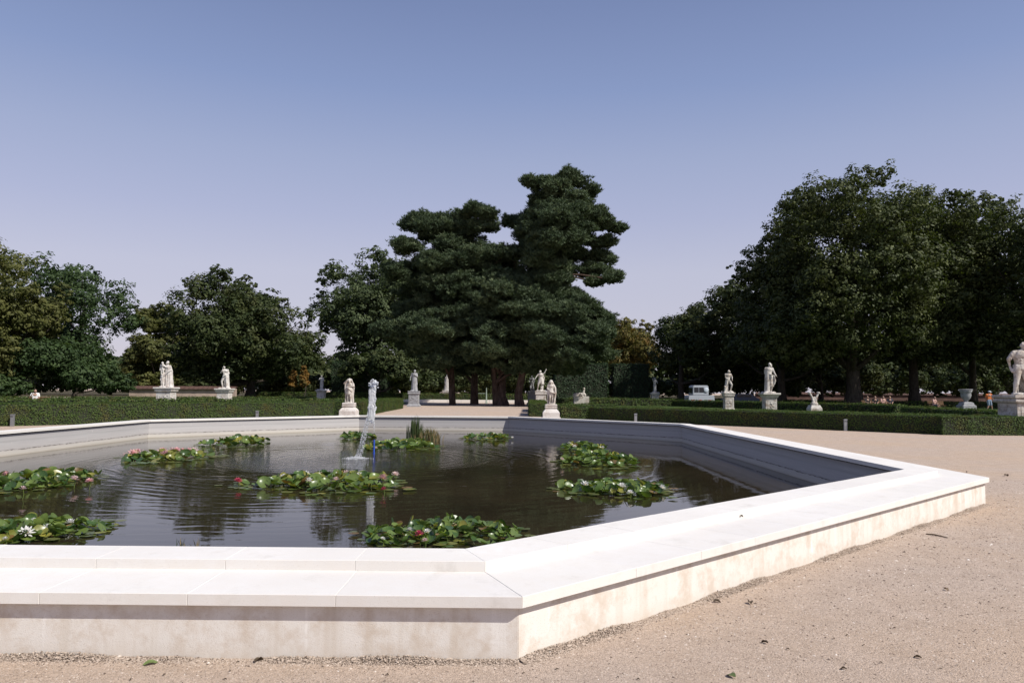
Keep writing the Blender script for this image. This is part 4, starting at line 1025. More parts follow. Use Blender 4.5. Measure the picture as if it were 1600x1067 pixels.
def petal_mat(name, col):
    m, nt, b = mat_new(name); b.inputs['Base Color'].default_value = (*col, 1); b.inputs['Roughness'].default_value = .5
    b.inputs['Subsurface Weight'].default_value = .0
    tr = N(nt, 'ShaderNodeBsdfTranslucent'); tr.inputs[0].default_value = (*col, 1)
    mx = N(nt, 'ShaderNodeMixShader'); mx.inputs[0].default_value = .35
    nt.links.new(b.outputs[0], mx.inputs[1]); nt.links.new(tr.outputs[0], mx.inputs[2]); nt.links.new(mx.outputs[0], nt.nodes['Material Output'].inputs[0]); return m
FM = {'white': petal_mat('petal_white', (.80, .78, .74)), 'pink': petal_mat('petal_pink', (.72, .40, .40)), 'red': petal_mat('petal_red', (.50, .06, .12)), 'pale': petal_mat('petal_pale_pink', (.78, .60, .56))}
M['stamen'] = simple('stamen_yellow', (.62, .40, .05), .6)
def petals_mesh(mat, n=24, openness=1.0):
    V, Fc = [], []
    for ring, (cnt, el, L) in enumerate(((8, 12, 1.0), (8, 36, .95), (8, 62, .8))):
        for k in range(cnt):
            a = 2*PI*(k+.5*(ring % 2))/cnt+rnd.uniform(-.1, .1); e = R(el*(2-openness)+rnd.uniform(-6, 6))
            def pt(u, w, dz=0):
                r = u*L*math.cos(e); z = u*L*math.sin(e)+dz
                return (r*math.cos(a)-w*math.sin(a), r*math.sin(a)+w*math.cos(a), z)
            b = len(V); V += [pt(.08, 0), pt(.5, -.15, .05), pt(.55, 0, -.02), pt(.5, .15, .05), pt(.85, -.09, .03), pt(.85, .09, .03), pt(1.0, 0, .04)]
            Fc += [(b, b+1, b+2), (b, b+2, b+3), (b+1, b+4, b+2), (b+2, b+5, b+3), (b+2, b+4, b+6), (b+2, b+6, b+5)]
    return mesh_np('petals', np.array(V), 3, np.array(Fc), mat, smooth_=True)
PET = {k: [petals_mesh(m), petals_mesh(m, openness=.7)] for k, m in FM.items()}
bm = bmesh.new(); bmesh.ops.create_icosphere(bm, subdivisions=1, radius=.2); STAM = mesh_bm('stamens', bm, M['stamen'], True)

def lily_clump(label, box_px, n_up, n_fl, flowers, height, rad=.12, mix=None, yel=.12):
    """box_px: x0,x1 and y of the far and near water line of the clump"""
    x0, x1, y0, y1 = box_px
    a = ground(x0, (y0+y1)/2, ZW); b = ground(x1, (y0+y1)/2, ZW); f = ground((x0+x1)/2, y0, ZW); n_ = ground((x0+x1)/2, y1, ZW)
    c = (f+n_)/2; rx = (b.x-a.x)/2; ry = abs(f.y-n_.y)/2
    t = thing('water_lily', label, 'water lily', (c.x, c.y, ZW), group='water lily clumps in the basin')
    inner = [p.copy() for p in corners(WIN+.02)]
    def inside(x, y, m=.1):
        X, Y = x+c.x, y+c.y
        for i in range(8):
            p, q = inner[i], inner[(i+1) % 8]; d = (q-p).normalized(); nn = Vector((d.y, -d.x))
            if (Vector((X, Y))-p).dot(nn) > -m: return False
        return True
    def spot(spread):
        for _ in range(40):
            an = rnd.uniform(0, 2*PI); q = math.sqrt(rnd.random())*spread*(1+.16*math.sin(3*an+x0)+.1*math.sin(5*an+y0))
            x, y = math.cos(an)*q*rx, math.sin(an)*q*ry
            if inside(x, y, rad): return x, y, min(1.2, q)
        return 0, 0, 0
    n_up = min(int(n_up*1.5), 205); n_fl = min(int(n_fl*1.4), 90); rad *= .68; height *= .52
    for k in range(n_fl):
        x, y, q = spot(1.05)
        kd = rnd.choices(['float', 'green', 'yellow', 'brown'], [.62, .22, yel, .05])[0]
        me = rnd.choice(PADS[kd] if kd == 'float' else PADS[kd][:1])
        r_ = rad*rnd.uniform(.65, 1.15)
        o = link('lily_pad', me, None, t, (x, y, .006+.0035*(k % 9)), (rnd.uniform(-.02, .02), rnd.uniform(-.02, .02), rnd.uniform(0, 6.28))); o.scale = (r_, r_, r_)
    for k in range(n_up):
        x, y, q = spot(.86)
        kd = rnd.choices(['green', 'deep', 'yellow', 'brown'], [.62, .26, yel*1.0, .035])[0]
        me = rnd.choice(PADS[kd])
        h = height*max(.06, (1-q*q*1.15))*rnd.uniform(.35, 1.0)
        r_ = rad*rnd.uniform(.6, 1.12); tl = rnd.uniform(.1, .75)*(1 if rnd.random() > .25 else 1.6); az = rnd.uniform(0, 6.28)
        e = (Matrix.Rotation(az, 3, 'Z') @ Matrix.Rotation(tl, 3, 'X') @ Matrix.Rotation(rnd.uniform(0, 6.28), 3, 'Z')).to_euler()
        zl = h+r_*math.sin(min(tl, 1.2))*.6+.02
        o = link('lily_pad', me, None, t, (x, y, zl), e); o.scale = (r_, r_, r_)
    paths = []
    for k in range(max(6, n_up//5)):
        x, y, q = spot(.7); h = height*(1-q*q)*.7+.02
        paths.append(([(x, y, -.02), (x+rnd.uniform(-.03, .03), y, h*.5), (x+rnd.uniform(-.05, .05), y+rnd.uniform(-.05, .05), h)], [.006, .006, .005]))
    st = link('stems', tube_mesh('stems', paths, PADM['green'], 4), None, t); st['kind'] = 'stuff'
    for (fx, fy, col, s_) in flowers:
        g_ = ground(fx, fy, ZW); q2 = at(fx, fy, g_.y)
        # flowers stand a little above the pads; slide towards the viewer along the sight line
        hz = rnd.uniform(.5, .95)*height+.03
        d = ray(fx, fy); tt = (ZW+hz-CH)/d.z; p = Vector((d.x*tt, d.y*tt, ZW+hz))
        fl = link('flower', rnd.choice(PET[col]), None, t, (p.x-c.x, p.y-c.y, hz), (rnd.uniform(-.3, .5), rnd.uniform(-.3, .3), rnd.uniform(0, 6))); fl.scale = (s_, s_, s_)
        sm_ = link('stamens', STAM, None, fl, (0, 0, .18))
        stm = tube_mesh('stem', [([(0, 0, -hz-.02), (.01, .01, -hz/2), (0, 0, 0)], [.006, .006, .006])], PADM['green'], 4)
        so_ = link('stem', stm, None, t, (p.x-c.x, p.y-c.y, hz))
    return t
lily_clump('nearest lily clump, big raised leaves and one red flower, by the front corner', (556, 840, 816, 862), 130, 60,
           [(656, 836, 'red', .075), (668, 832, 'white', .06), (640, 828, 'white', .05), (664, 845, 'pale', .05), (598, 842, 'white', .035)], .17, .105, yel=.05)
lily_clump('lily clump with white flowers cut by the left edge, close to the front wall', (-50, 172, 814, 856), 110, 55,
           [(41, 833, 'white', .10), (73, 826, 'white', .075), (110, 817, 'white', .075), (53, 813, 'white', .045), (8, 842, 'white', .04)], .14, .12)
lily_clump('raised dark leaved lily clump at the left edge with pink flowers', (-40, 142, 740, 773), 130, 60,
           [(10, 742, 'pink', .09), (40, 741, 'pink', .07), (116, 749, 'pale', .10), (140, 752, 'pink', .08), (36, 764, 'pale', .07)], .26, .15)
lily_clump('lily clump covered with pink flowers near the left wall', (182, 330, 709, 725), 80, 60,
           [(196, 712, 'pale', .12), (207, 709, 'pink', .15), (222, 710, 'pale', .15), (215, 707, 'pink', .13), (254, 706, 'pink', .16), (258, 711, 'pink', .17), (268, 705, 'pale', .14), (276, 704, 'pink', .13), (285, 706, 'pink', .14), (296, 706, 'pink', .15), (303, 705, 'pale', .14), (240, 709, 'pale', .12)], .12, .16, yel=.34)
lily_clump('flat trailing scrap of yellowed lily pads right of the pink clump', (322, 358, 711, 716), 0, 14, [], .05, .13, yel=.4)
lily_clump('round lily clump with brown edged leaves before the far left wall', (324, 424, 688, 700), 90, 40, [], .25, .17, yel=.22)
lily_clump('broad central lily clump with pale flowers in front of the fountain', (375, 655, 745, 772), 190, 90,
           [(443, 746, 'white', .10), (500, 745, 'pale', .12), (478, 741, 'white', .09), (535, 742, 'pink', .10), (540, 740, 'pale', .09), (482, 752, 'white', .10), (598, 748, 'pink', .11), (618, 742, 'pale', .09), (372, 752, 'red', .09), (512, 741, 'white', .08), (560, 743, 'white', .08), (525, 750, 'pale', .09), (600, 765, 'red', .07)], .24, .16, yel=.22)
lily_clump('small far lily clump left of the fountain nozzle', (528, 588, 680, 687), 60, 30, [], .17, .17)
lily_clump('lily clump with rounded leaves around the reeds behind the fountain', (568, 690, 692, 706), 110, 60, [(588, 700, 'pale', .05)], .26, .18)
lily_clump('flat small lily clump before the far wall at its corner', (722, 800, 682, 689), 55, 36, [(801, 684, 'white', .07)], .18, .17, yel=.35)
lily_clump('farther of the two joined lily clumps on the right, with white flowers', (874, 952, 696, 709), 80, 34,
           [(890, 694, 'white', .09), (905, 692, 'white', .09), (918, 694, 'white', .10), (930, 697, 'white', .09), (942, 700, 'white', .08), (898, 698, 'white', .08)], .20, .15, yel=.2)
lily_clump('nearer of the two joined lily clumps on the right, heaped with glossy leaves', (878, 1002, 714, 733), 110, 60, [(878, 718, 'pale', .07)], .36, .165, yel=.10)
lily_clump('low lily clump with white star flowers on the right side', (872, 1058, 755, 779), 120, 70,
           [(914, 758, 'white', .10), (972, 762, 'white', .12), (958, 764, 'white', .09), (1034, 763, 'white', .10), (1000, 756, 'white', .09), (985, 770, 'white', .07), (940, 760, 'white', .07)], .17, .135, yel=.14)

# ------------------------------------------------------------------ reeds
M['reed'] = m_leaf('reed_green', (.035, .055, .020), (.060, .085, .028), (.10, .12, .05), trans=.2)
M['straw'] = m_leaf('straw_reed', (.16, .12, .06), (.26, .19, .09), (.36, .28, .15), trans=.3)
def reeds(name, label, cat, px, py, w, h, n, mats, wid=.012, lean=.15):
    p = ground(px, py, ZW); t = thing(name, label, cat, (p.x, p.y, ZW-.01))
    for mn, part, share in mats:
        V, var = [], []
        for k in range(int(n*share)):
            x, y = rnd.gauss(0, w/2.2), rnd.gauss(0, w/3); hh = h*rnd.uniform(.45, 1.0)*(1-min(.5, abs(x)/w*.4)); a = rnd.uniform(0, 6.28); le = rnd.uniform(0, lean)*hh
            d = Vector((math.cos(a), math.sin(a), 0)); s_ = Vector((-d.y, d.x, 0))*wid*rnd.uniform(.6, 1.3)
            if rnd.random() < .8: s_ = Vector((wid*.9, 0, 0))
            q = [Vector((x, y, 0))+d*le*f*f+Vector((0, 0, hh*f*(1-.12*lean*f))) for f in (0, .4, .75, 1)]
            for A, B, wa, wb in ((q[0], q[1], 1, .9), (q[1], q[2], .9, .6), (q[2], q[3], .6, .05)):
                V += [A-s_*wa, A+s_*wa, B+s_*wb, B-s_*wb]; 
            var += [rnd.random()]*12
        V = np.array([tuple(v) for v in V]); o = link(part, mesh_np(part, V, 4, np.arange(len(V)), M[mn], np.array(var)), None, t); o['kind'] = 'stuff'
    return t
reeds('reed_clump', 'tall upright green reed clump behind the fountain', 'reeds', 649, 688, .30, 1.02, 150, (('reed', 'blades', 1.0),), .016, .06)
reeds('reed_clump', 'shorter straw coloured reed clump leaning right of the green reeds', 'reeds', 670, 689, .46, .60, 150, (('straw', 'blades', .7), ('reed', 'green_blades', .3)), .014, .5)
reeds('reed_clump', 'wispy small reeds just behind the front wall', 'reeds', 283, 862, .09, .22, 16, (('reed', 'blades', .6), ('straw', 'dry_blades', .4)), .004, .4)
reeds('reed_clump', 'dry brown reed tuft just behind the front wall', 'reeds', 308, 862, .05, .19, 10, (('straw', 'blades', 1.0),), .006, .5)

# ------------------------------------------------------------------ fountain
fo = thing('fountain_jet', 'white water jet rising from a blue nozzle pipe in the pond', 'fountain', (NOZ.x, NOZ.y, ZW))
M['bluepipe'] = simple('blue_pipe', (.03, .08, .42), .35)
link('nozzle_pipe', tube_mesh('nozzle_pipe', [([(0, 0, -.3), (0, 0, 0), (.0, 0, .2), (0, 0, .40)], [.026, .026, .024, .022])], M['bluepipe'], 12), None, fo)
m, nt, b = mat_new('jet_water'); M['jet'] = m
b.inputs['Base Color'].default_value = (.92, .93, .95, 1); b.inputs['Roughness'].default_value = .12; b.inputs['IOR'].default_value = 1.33
b.inputs['Transmission Weight'].default_value = .62
m, nt, b = mat_new('foam'); M['foam'] = m
b.inputs['Base Color'].default_value = (.85, .86, .88, 1); b.inputs['Roughness'].default_value = .35; b.inputs['Transmission Weight'].default_value = .35
c = Clay(); H0 = .46; HT = 2.02
for k in range(60):                         # thin rising core
    f = k/59; c.ball((rnd.gauss(-.01, .006), rnd.gauss(-.005, .006), H0+(HT-H0)*f), .010+.032*f)
for k in range(420):                        # ragged falling sheath, blown to the left and towards the viewer
    f = rnd.random()**.75; z = HT-(HT-.95)*f
    drift = (HT-z)*.085
    x = -.03-drift*rnd.uniform(.0, 1.5)+rnd.gauss(0, .036); y = -drift*1.1*rnd.uniform(.3, 1.1)
    r0 = rnd.uniform(.010, .030)*(1.2-.5*f)
    L = rnd.uniform(.04, .16)
    c.cap((x, y, z), (x-.01, y-.01, z-L), r0, r0*.5)
for k in range(40): c.ball((-.04+rnd.gauss(0, .055), rnd.gauss(0, .04), HT-.08+rnd.gauss(0, .07)), rnd.uniform(.022, .045))
link('water_column', c.mesh('water_column', .011, M['jet'], 1), None, fo)
def drops(n, fn, rr):
    V, Fc = [], []
    b_ = np.array([(0, 0, 1), (.94, 0, -.33), (-.47, .82, -.33), (-.47, -.82, -.33)]); q = np.array([(0, 2, 1), (0, 3, 2), (0, 1, 3), (1, 2, 3)])
    oc = np.array([(1, 0, 0), (-1, 0, 0), (0, 1, 0), (0, -1, 0), (0, 0, 1.5), (0, 0, -1.5)]); of = np.array([(0, 2, 4), (2, 1, 4), (1, 3, 4), (3, 0, 4), (2, 0, 5), (1, 2, 5), (3, 1, 5), (0, 3, 5)])
    for k in range(n):
        p = fn(); V.append(oc*rnd.uniform(*rr)+np.array(p)); Fc.append(of+6*k)
    return np.concatenate(V), np.concatenate(Fc)
def fall():
    f = rnd.random(); z = 1.35*(1-f)+.0; s_ = rnd.choice([-1, 1, .2])
    return (-.10-.12*f+rnd.gauss(0, .012)+s_*.035*(1+.6*f)-.02, -.9*f**1.3*rnd.uniform(.85, 1.1), z)
V, Fc = drops(900, fall, (.004, .012)); o = link('falling_drops', mesh_np('falling_drops', V, 3, Fc.ravel(), M['jet']), None, fo); o['kind'] = 'stuff'
def splash():
    a = rnd.uniform(0, 2*PI); q = abs(rnd.gauss(0, .15)); return (SPL.x-NOZ.x+math.cos(a)*q*1.15, SPL.y-NOZ.y+math.sin(a)*q*1.2, abs(rnd.gauss(0, .035))*max(.05, 1-q*2.6))
V, Fc = drops(700, splash, (.003, .010)); o = link('splash', mesh_np('splash', V, 3, Fc.ravel(), M['foam']), None, fo); o['kind'] = 'stuff'

# ------------------------------------------------------------------ bollard lights
M['steel'] = simple('brushed_steel', (.32, .33, .34), .42, 30, .1, metal=.7)
M['darkm'] = simple('dark_metal', (.03, .03, .032), .5)
for px, py, lab in ((19, 666, 'grey post light before the left hedge, nearest the left edge'), (403, 660, 'grey post light before the left hedge, half sunk behind the rim'),
                    (993, 663, 'grey post light before the right hedge, behind the far rim'), (1321, 673, 'grey post light on the gravel before the right hedge')):
    p = ground(px, py if py else 660)
    if px == 403: p = Vector((atx(403, 38.2), 38.2, 0))
    if px == 993: p = Vector((atx(993, 38.2), 38.2, 0))
    t = thing('bollard_light', lab, 'bollard light', (p.x, p.y, 0), group='post lights along the hedges')
    link('post', box_mesh('post', (.13, .10, .44), M['steel'], .006, c=(0, 0, .22)), None, t)
    link('lamp_head', box_mesh('lamp_head', (.15, .115, .05), M['steel'], .008, c=(0, 0, .468)), None, t)
    link('lens', box_mesh('lens', (.09, .006, .03), M['darkm'], c=(0, -.054, .40)), None, t)

# ------------------------------------------------------------------ loose grit, fallen leaves, twig
def inside_oct(x, y, off):
    C8 = corners(off); r = np.ones(len(x), bool)
    for i in range(8):
        p, q = C8[i], C8[(i+1) % 8]; d = (q-p).normalized()
        r &= ((x-p.x)*d.y-(y-p.y)*d.x) < 0
    return r
def m_pebble():
    m, nt, b = mat_new('loose_pebbles'); a = N(nt, 'ShaderNodeAttribute', attribute_name='var').outputs['Fac']
    c = ramp(nt, a, [(0, (.09, .065, .05)), (.16, (.25, .19, .148)), (.42, (.42, .335, .27)), (.90, (.54, .445, .37)), (1, (.74, .67, .60))])
    nt.links.new(c, b.inputs['Base Color']); b.inputs['Roughness'].default_value = .9; b.inputs['Specular IOR Level'].default_value = .2
    return m
M['pebble'] = m_pebble()
def pebbles(name, P, size, var, label):
    n = len(P); base = np.array([(1, 0, 0), (0, 1, 0), (-1, 0, 0), (0, -1, 0), (0, 0, .75)], float)
    f = np.array([(0, 1, 4), (1, 2, 4), (2, 3, 4), (3, 0, 4)])
    a = rng.uniform(0, 6.28, n); ca, sa = np.cos(a), np.sin(a)
    B = base[None]*np.stack([size*rng.uniform(.6, 1.3, n), size*rng.uniform(.6, 1.1, n), size*rng.uniform(.5, 1.1, n)], 1)[:, None, :]
    B = B+rng.normal(0, .14, B.shape)*size[:, None, None]*np.array([1, 1, .4])
    X = B[..., 0]*ca[:, None]-B[..., 1]*sa[:, None]; Y = B[..., 0]*sa[:, None]+B[..., 1]*ca[:, None]
    V = np.stack([X, Y, B[..., 2]-size[:, None]*.12], -1)+P[:, None, :]
    Fi = (f[None]+np.arange(n)[:, None, None]*5).reshape(-1)
    return tag(link(name, mesh_np(name, V.reshape(-1, 3), 3, Fi, M['pebble'], np.repeat(var, 5))), label, 'gravel', kind='stuff')
n = 230000
d = 2.6*np.exp(rng.uniform(0, math.log(5.4), n)); u = rng.uniform(-.78, .78, n); x = d*u; y = d
ok = ~inside_oct(x, y, W3+.002); x, y = x[ok], y[ok]
sz = np.clip(rng.lognormal(math.log(.0038), .45, len(x)), .002, .013)*np.clip(y/4.5, .8, 1.9)
pebbles('loose_gravel', np.stack([x, y, np.zeros(len(x))], 1), sz, np.clip(np.where(rng.random(len(x)) < .13, rng.uniform(0, .12, len(x)), rng.normal(.50, .22, len(x))), 0, 1), 'fine loose pinkish grit strewn over the gravel in the foreground')
# a small bank of grit washed up against the foot of the wall
C8 = corners(W3); X, Y, Z, S = [], [], [], []
for i, cnt in ((7, 24000), (0, 30000)):
    p, q = C8[i], C8[(i+1) % 8]; dd = (q-p); L = dd.length; dn = dd/L; nn = Vector((dn.y, -dn.x))
    t_ = rng.uniform(0, 1, cnt)**(1 if i == 7 else 1.5); 
    if i == 7: t_ = 1-t_*.75
    o_ = np.abs(rng.normal(0, .055, cnt)); hgt = np.clip(.030-o_*.35, 0, 1)*(.6+.5*np.sin(t_*L*3.1)+.3*np.sin(t_*L*9.7))
    X.append(p.x+dn.x*L*t_+nn.x*(o_+.004)); Y.append(p.y+dn.y*L*t_+nn.y*(o_+.004)); Z.append(np.clip(hgt, 0, .032)*rng.uniform(.3, 1, cnt)); S.append(np.clip(rng.lognormal(math.log(.0044), .42, cnt), .002, .014))
X, Y, Z, S = map(np.concatenate, (X, Y, Z, S))
pebbles('grit_bank', np.stack([X, Y, Z], 1), S, np.clip(rng.normal(.36, .22, len(X)), 0, 1), 'coarser grit banked against the foot of the basin wall')

M['leaf_green'] = simple('fallen_leaf_green', (.13, .17, .05), .6, 20, .3)
M['leaf_brown'] = simple('fallen_leaf_brown', (.075, .050, .028), .8, 20, .4)
M['leaf_tan'] = simple('fallen_leaf_tan', (.24, .17, .10), .8, 20, .4)
def leaf_mesh(name, mat, L=.05, W=.024, curl=.012):
    bm = bmesh.new(); rows = []
    for i in range(6):
        f = i/5; w = W*math.sin(PI*min(1, f*.93+.05))**.8*(1+.12*math.sin(9*f)); z = curl*math.sin(PI*f)+.003
        rows.append([bm.verts.new((L*(f-.5), -w/2, z+curl*.5*abs(math.sin(4*f)))), bm.verts.new((L*(f-.5), 0, z*.5)), bm.verts.new((L*(f-.5), w/2, z+curl*.4))])
    for A, B in zip(rows, rows[1:]):
        for k in range(2): bm.faces.new((A[k], B[k], B[k+1], A[k+1]))
    ext = [bm.verts.new((L*.5, .0, .002)), bm.verts.new((L*.85, .003, .004)), bm.verts.new((L*.85, -.001, .006))]; bm.faces.new(ext)
    return mesh_bm(name, bm, mat, True)
LM = {k: leaf_mesh('fallen_leaf', M['leaf_'+k], c, w, z) for k, c, w, z in (('green', .075, .045, .012), ('brown', .055, .028, .014), ('tan', .05, .026, .016))}
def fallen(px, py, kd, sc, label, z=0.0, group=None):
    p = ground(px, py, z); o = link('fallen_leaf', LM[kd], None, None, (p.x, p.y, z+.002), (rnd.uniform(-.25, .25), rnd.uniform(-.25, .25), rnd.uniform(0, 6.28)))
    o.scale = (sc, sc, sc); tag(o, label, 'leaf', group)
g = 'fallen leaves about the basin'
fallen(235, 1038, 'green', 1.0, 'crumpled green leaf on the gravel at the lower left', group=g)
fallen(1143, 1057, 'green', .9, 'yellow green leaf on the gravel at the bottom edge of the view', group=g)
fallen(405, 1034, 'brown', 1.2, 'dark curled leaf at the foot of the front wall', group=g)
fallen(1120, 941, 'brown', 1.1, 'brown leaf on the gravel near the grit bank, left of its neighbour', group=g)
fallen(1172, 943, 'brown', 1.3, 'longer brown leaf on the gravel off the middle of the oblique wall', group=g)
fallen(1195, 1005, 'brown', .9, 'small dark leaf alone in the open gravel below the oblique wall', group=g)
fallen(1158, 808, 'brown', 1.0, 'small dark leaf lying on the stone bench', ZB, g)
fallen(1572, 744, 'brown', 2.2, 'dark clump of leaf on the gravel beyond the right corner', group=g)
fallen(1511, 738, 'brown', 1.4, 'dark speck of leaf just behind the right corner of the bench', group=g)
fallen(1434, 1028, 'brown', .8, 'dark leaf on the gravel at the lower right, before the corner shadow', group=g)
fallen(1478, 922, 'tan', .9, 'tan leaf on the open gravel at the right', group=g)
fallen(1318, 1046, 'brown', .7, 'small brown leaf near the bottom edge right of centre', group=g)
LV, LF = [], []; lb = LM['brown']; bv = np.array([v.co[:] for v in lb.vertices]); bf = [tuple(p_.vertices) for p_ in lb.polygons]; nV = 0
for k in range(140):
    px, py = rnd.uniform(0, 1600), rnd.uniform(790, 1066)
    q = ground(px, py)
    if inside_oct(np.array([q.x]), np.array([q.y]), W3+.03)[0]: continue
    a_ = rnd.uniform(0, 6.28); ca, sa = math.cos(a_), math.sin(a_); w = bv*rnd.uniform(.14, .42)
    LV.append(np.stack([w[:, 0]*ca-w[:, 1]*sa+q.x, w[:, 0]*sa+w[:, 1]*ca+q.y, w[:, 2]+.003], 1)); LF += [tuple(i+nV for i in f) for f in bf]; nV += len(bv)
me = bpy.data.meshes.new('leaf_litter'); me.from_pydata([tuple(v) for v in np.concatenate(LV)], [], LF)
tag(link('leaf_litter', me, M['leaf_brown']), 'tiny bits of dry leaf strewn over the foreground gravel', 'leaf litter', kind='stuff')
p = ground(1447, 835)
tg = link('twig', tube_mesh('twig', [([(0, 0, .008), (.06, -.05, .012), (.10, -.12, .008), (.13, -.2, .006)], [.006, .008, .006, .004]), ([(.06, -.05, .012), (.03, -.10, .02), (.035, -.14, .012)], [.004, .003, .002])], M['leaf_brown'], 6), None, None, p)
tag(tg, 'short crooked dry twig on the gravel near the right end of the oblique wall', 'twig')

# ------------------------------------------------------------------ people
SK = simple('skin', (.34, .20, .145), .6)
def cloth(name, col): return simple(name, col, .85, 18, .2)
M['orange'] = cloth('orange_cloth', (.62, .17, .04)); M['denim'] = cloth('pale_blue_cloth', (.22, .28, .36)); M['capc'] = cloth('pale_cap', (.50, .55, .60))
M['whitec'] = cloth('white_cloth', (.72, .70, .68)); M['blackc'] = cloth('black_cloth', (.018, .018, .02)); M['navy'] = cloth('navy_cloth', (.03, .035, .06)); M['pinkc'] = cloth('pale_pink_cloth', (.50, .30, .26))
M['haird'] = simple('dark_hair', (.035, .022, .015), .6); M['hairf'] = simple('fair_hair', (.26, .17, .09), .6); M['shoe'] = simple('shoe', (.35, .33, .30), .7)
SIT = dict(head=(0, -.03, .925), hip=(0, .02, .52), tl=(-.055, 0, .50), tr=(.055, 0, .50), kl=(-.075, -.25, .50), kr=(.075, -.25, .50), al=(-.075, -.25, .275), ar=(.075, -.25, .275),
           el=(-.155, -.04, .66), hl=(-.08, -.19, .60), er=(.155, -.04, .66), hr=(.08, -.19, .60))
def person(label, X, Y, H, rz, J, top, bottom, hair, z=0.0, cap=None, group=None, bare_legs=True, long_hair=False):
    t = thing('person', label, 'person', (X, Y, z), rz, group)
    c = Clay(); g = body(c, H, J); link('body', c.mesh('body', .016, SK, 1), None, t)
    jj = dict(BASEJ); jj.update(J or {}); g = {k: np.array(v, float)*H for k, v in jj.items()}
    c = Clay(); k = H
    c.cap(g['neck']-np.array([0, 0, .03*H]), g['sl'], .046*k, .052*k); c.cap(g['neck']-np.array([0, 0, .03*H]), g['sr'], .046*k, .052*k)
    for f in (0, .3, .6, 1, 1.35):
        p = g['chest']*(1-f)+g['hip']*f if f <= 1 else g['hip']
        c.cap(p-np.array([.055*k, 0, 0]), p+np.array([.055*k, 0, 0]), .074*k, .074*k)
    for s in 'lr': c.cap(g['s'+s], g['s'+s]*.35+g['e'+s]*.65, .050*k, .044*k)
    link('shirt', c.mesh('shirt', .018, M[top], 1), None, t)
    c = Clay(); hp = g['hip']; c.cap(hp-np.array([.045*k, 0, 0]), hp+np.array([.045*k, 0, 0]), .083*k, .083*k)
    for s in 'lr':
        a, b = g['t'+s], g['k'+s]; e = b if not bare_legs else a*.15+b*.85
        c.cap(a, e, .076*k, .056*k)
        if not bare_legs: c.cap(b, g['a'+s], .052*k, .036*k)
    link('shorts' if bare_legs else 'trousers', c.mesh('trousers', .018, M[bottom], 1), None, t)
    c = Clay()
    for s in 'lr':
        a = g['a'+s]; lk = np.array([g['look'][0], g['look'][1], 0])/H; lk /= np.linalg.norm(lk)+1e-6
        c.cap(a-np.array([0, 0, .025*H])-lk*.02*H, a+lk*.09*H-np.array([0, 0, .028*H]), .029*k, .021*k)
    link('shoes', c.mesh('shoes', .014, M['shoe'], 1), None, t)
    c = Clay(); h = g['head']; lk = g['look']/np.linalg.norm(g['look'])
    for q in range(40):
        d = np.array([rnd.gauss(0, 1), rnd.gauss(0, 1), abs(rnd.gauss(0, 1))]); d -= lk*max(0, d@lk)*1.2; d /= np.linalg.norm(d)+1e-6
        c.ball(h+d*np.array([.046, .056, .066])*H, .017*H)
    if long_hair: c.cap(h-lk*.03*H, h-lk*.05*H-np.array([0, 0, .12*H]), .045*H, .03*H)
    link('hair', c.mesh('hair', .012, M[hair], 1), None, t)
    if cap:
        c = Clay(); c.ball(h+np.array([0, 0, .028*H]), (.062*H, .070*H, .050*H), True); c.cap(h+lk*.05*H+np.array([0, 0, .03*H]), h+lk*.10*H+np.array([0, 0, .022*H]), .020*H, .016*H)
        link('cap', c.mesh('cap', .012, M[cap], 1), None, t)
    return t
WALK = dict(look=(.95, -.3, -.05), head=(.02, -.01, .925), kl=(-.03, 0, .29), al=(-.13, 0, .06), kr=(.09, -.01, .29), ar=(.15, 0, .045), el=(-.15, .03, .65), hl=(-.12, .02, .50), er=(.13, -.05, .65), hr=(.18, -.06, .52))
person('man in an orange shirt, pale shorts and cap walking to the right past the urn', atx(1545, 70), 70, 1.93, 0, WALK, 'orange', 'denim', 'haird', cap='capc')
M['wood'] = m_bark('bench_wood', (.12, .07, .04), (.24, .15, .09), 3)
M['woodl'] = simple('pale_bench_wood', (.34, .24, .16), .8, 9, .3)
def park_bench(label, X, Y, rz, L=1.8, mat='wood', back=True):
    t = thing('park_bench', label, 'bench', (X, Y, 0), rz)
    me = box_mesh('seat_slat', (L, .09, .035), M[mat], .005)
    for k in range(4): link('seat_slat', me, None, t, (0, -.17+.11*k, .45))
    if back:
        for k in range(3): link('back_slat', me, None, t, (0, .27+.03*k, .58+.13*k), (R(75), 0, 0))
    for s in (-1, 1):
        for yy in (-.17, .20): link('leg', box_mesh('leg', (.06, .05, .44), M['darkm'], .004, c=(0, 0, .22)), None, t, (s*L*.4, yy, 0))
    return t
X0 = atx(1372, 77)
park_bench('dark bench under the limes with a group sitting on it', X0, 77, 0, 3.2)
for dx, col, hr, lab in ((-1.15, 'blackc', 'haird', 'person in black sitting leftmost on the bench under the limes'), (-.35, 'blackc', 'hairf', 'fair haired person in black, second on the bench under the limes'),
                     (.45, 'pinkc', 'haird', 'person in a pale top, third on the bench under the limes'), (1.15, 'navy', 'hairf', 'person in navy sitting rightmost on the bench under the limes')):
    person(lab, X0+dx, 76.95, 1.75, rnd.uniform(-.3, .3), SIT, col, 'blackc', hr, z=-.42, group='people sitting under the limes', bare_legs=False)
X1 = atx(1459, 75)
park_bench('low bench between the right lime trunks with one person', X1+.3, 75, 0, 1.6)
person('person in a light top and bare legs sitting alone right of the group', X1, 74.95, 1.72, .5, SIT, 'pinkc', 'navy', 'haird', z=-.40, group='people sitting under the limes')
X2 = atx(58, 57)
park_bench('bench behind the left hedge, mostly hidden, under a woman in white', X2, 57, 0, 1.6)
SITW = dict(SIT); SITW.update(look=(.7, -.7, -.2), hl=(-.09, -.12, .80), el=(-.16, -.05, .68))
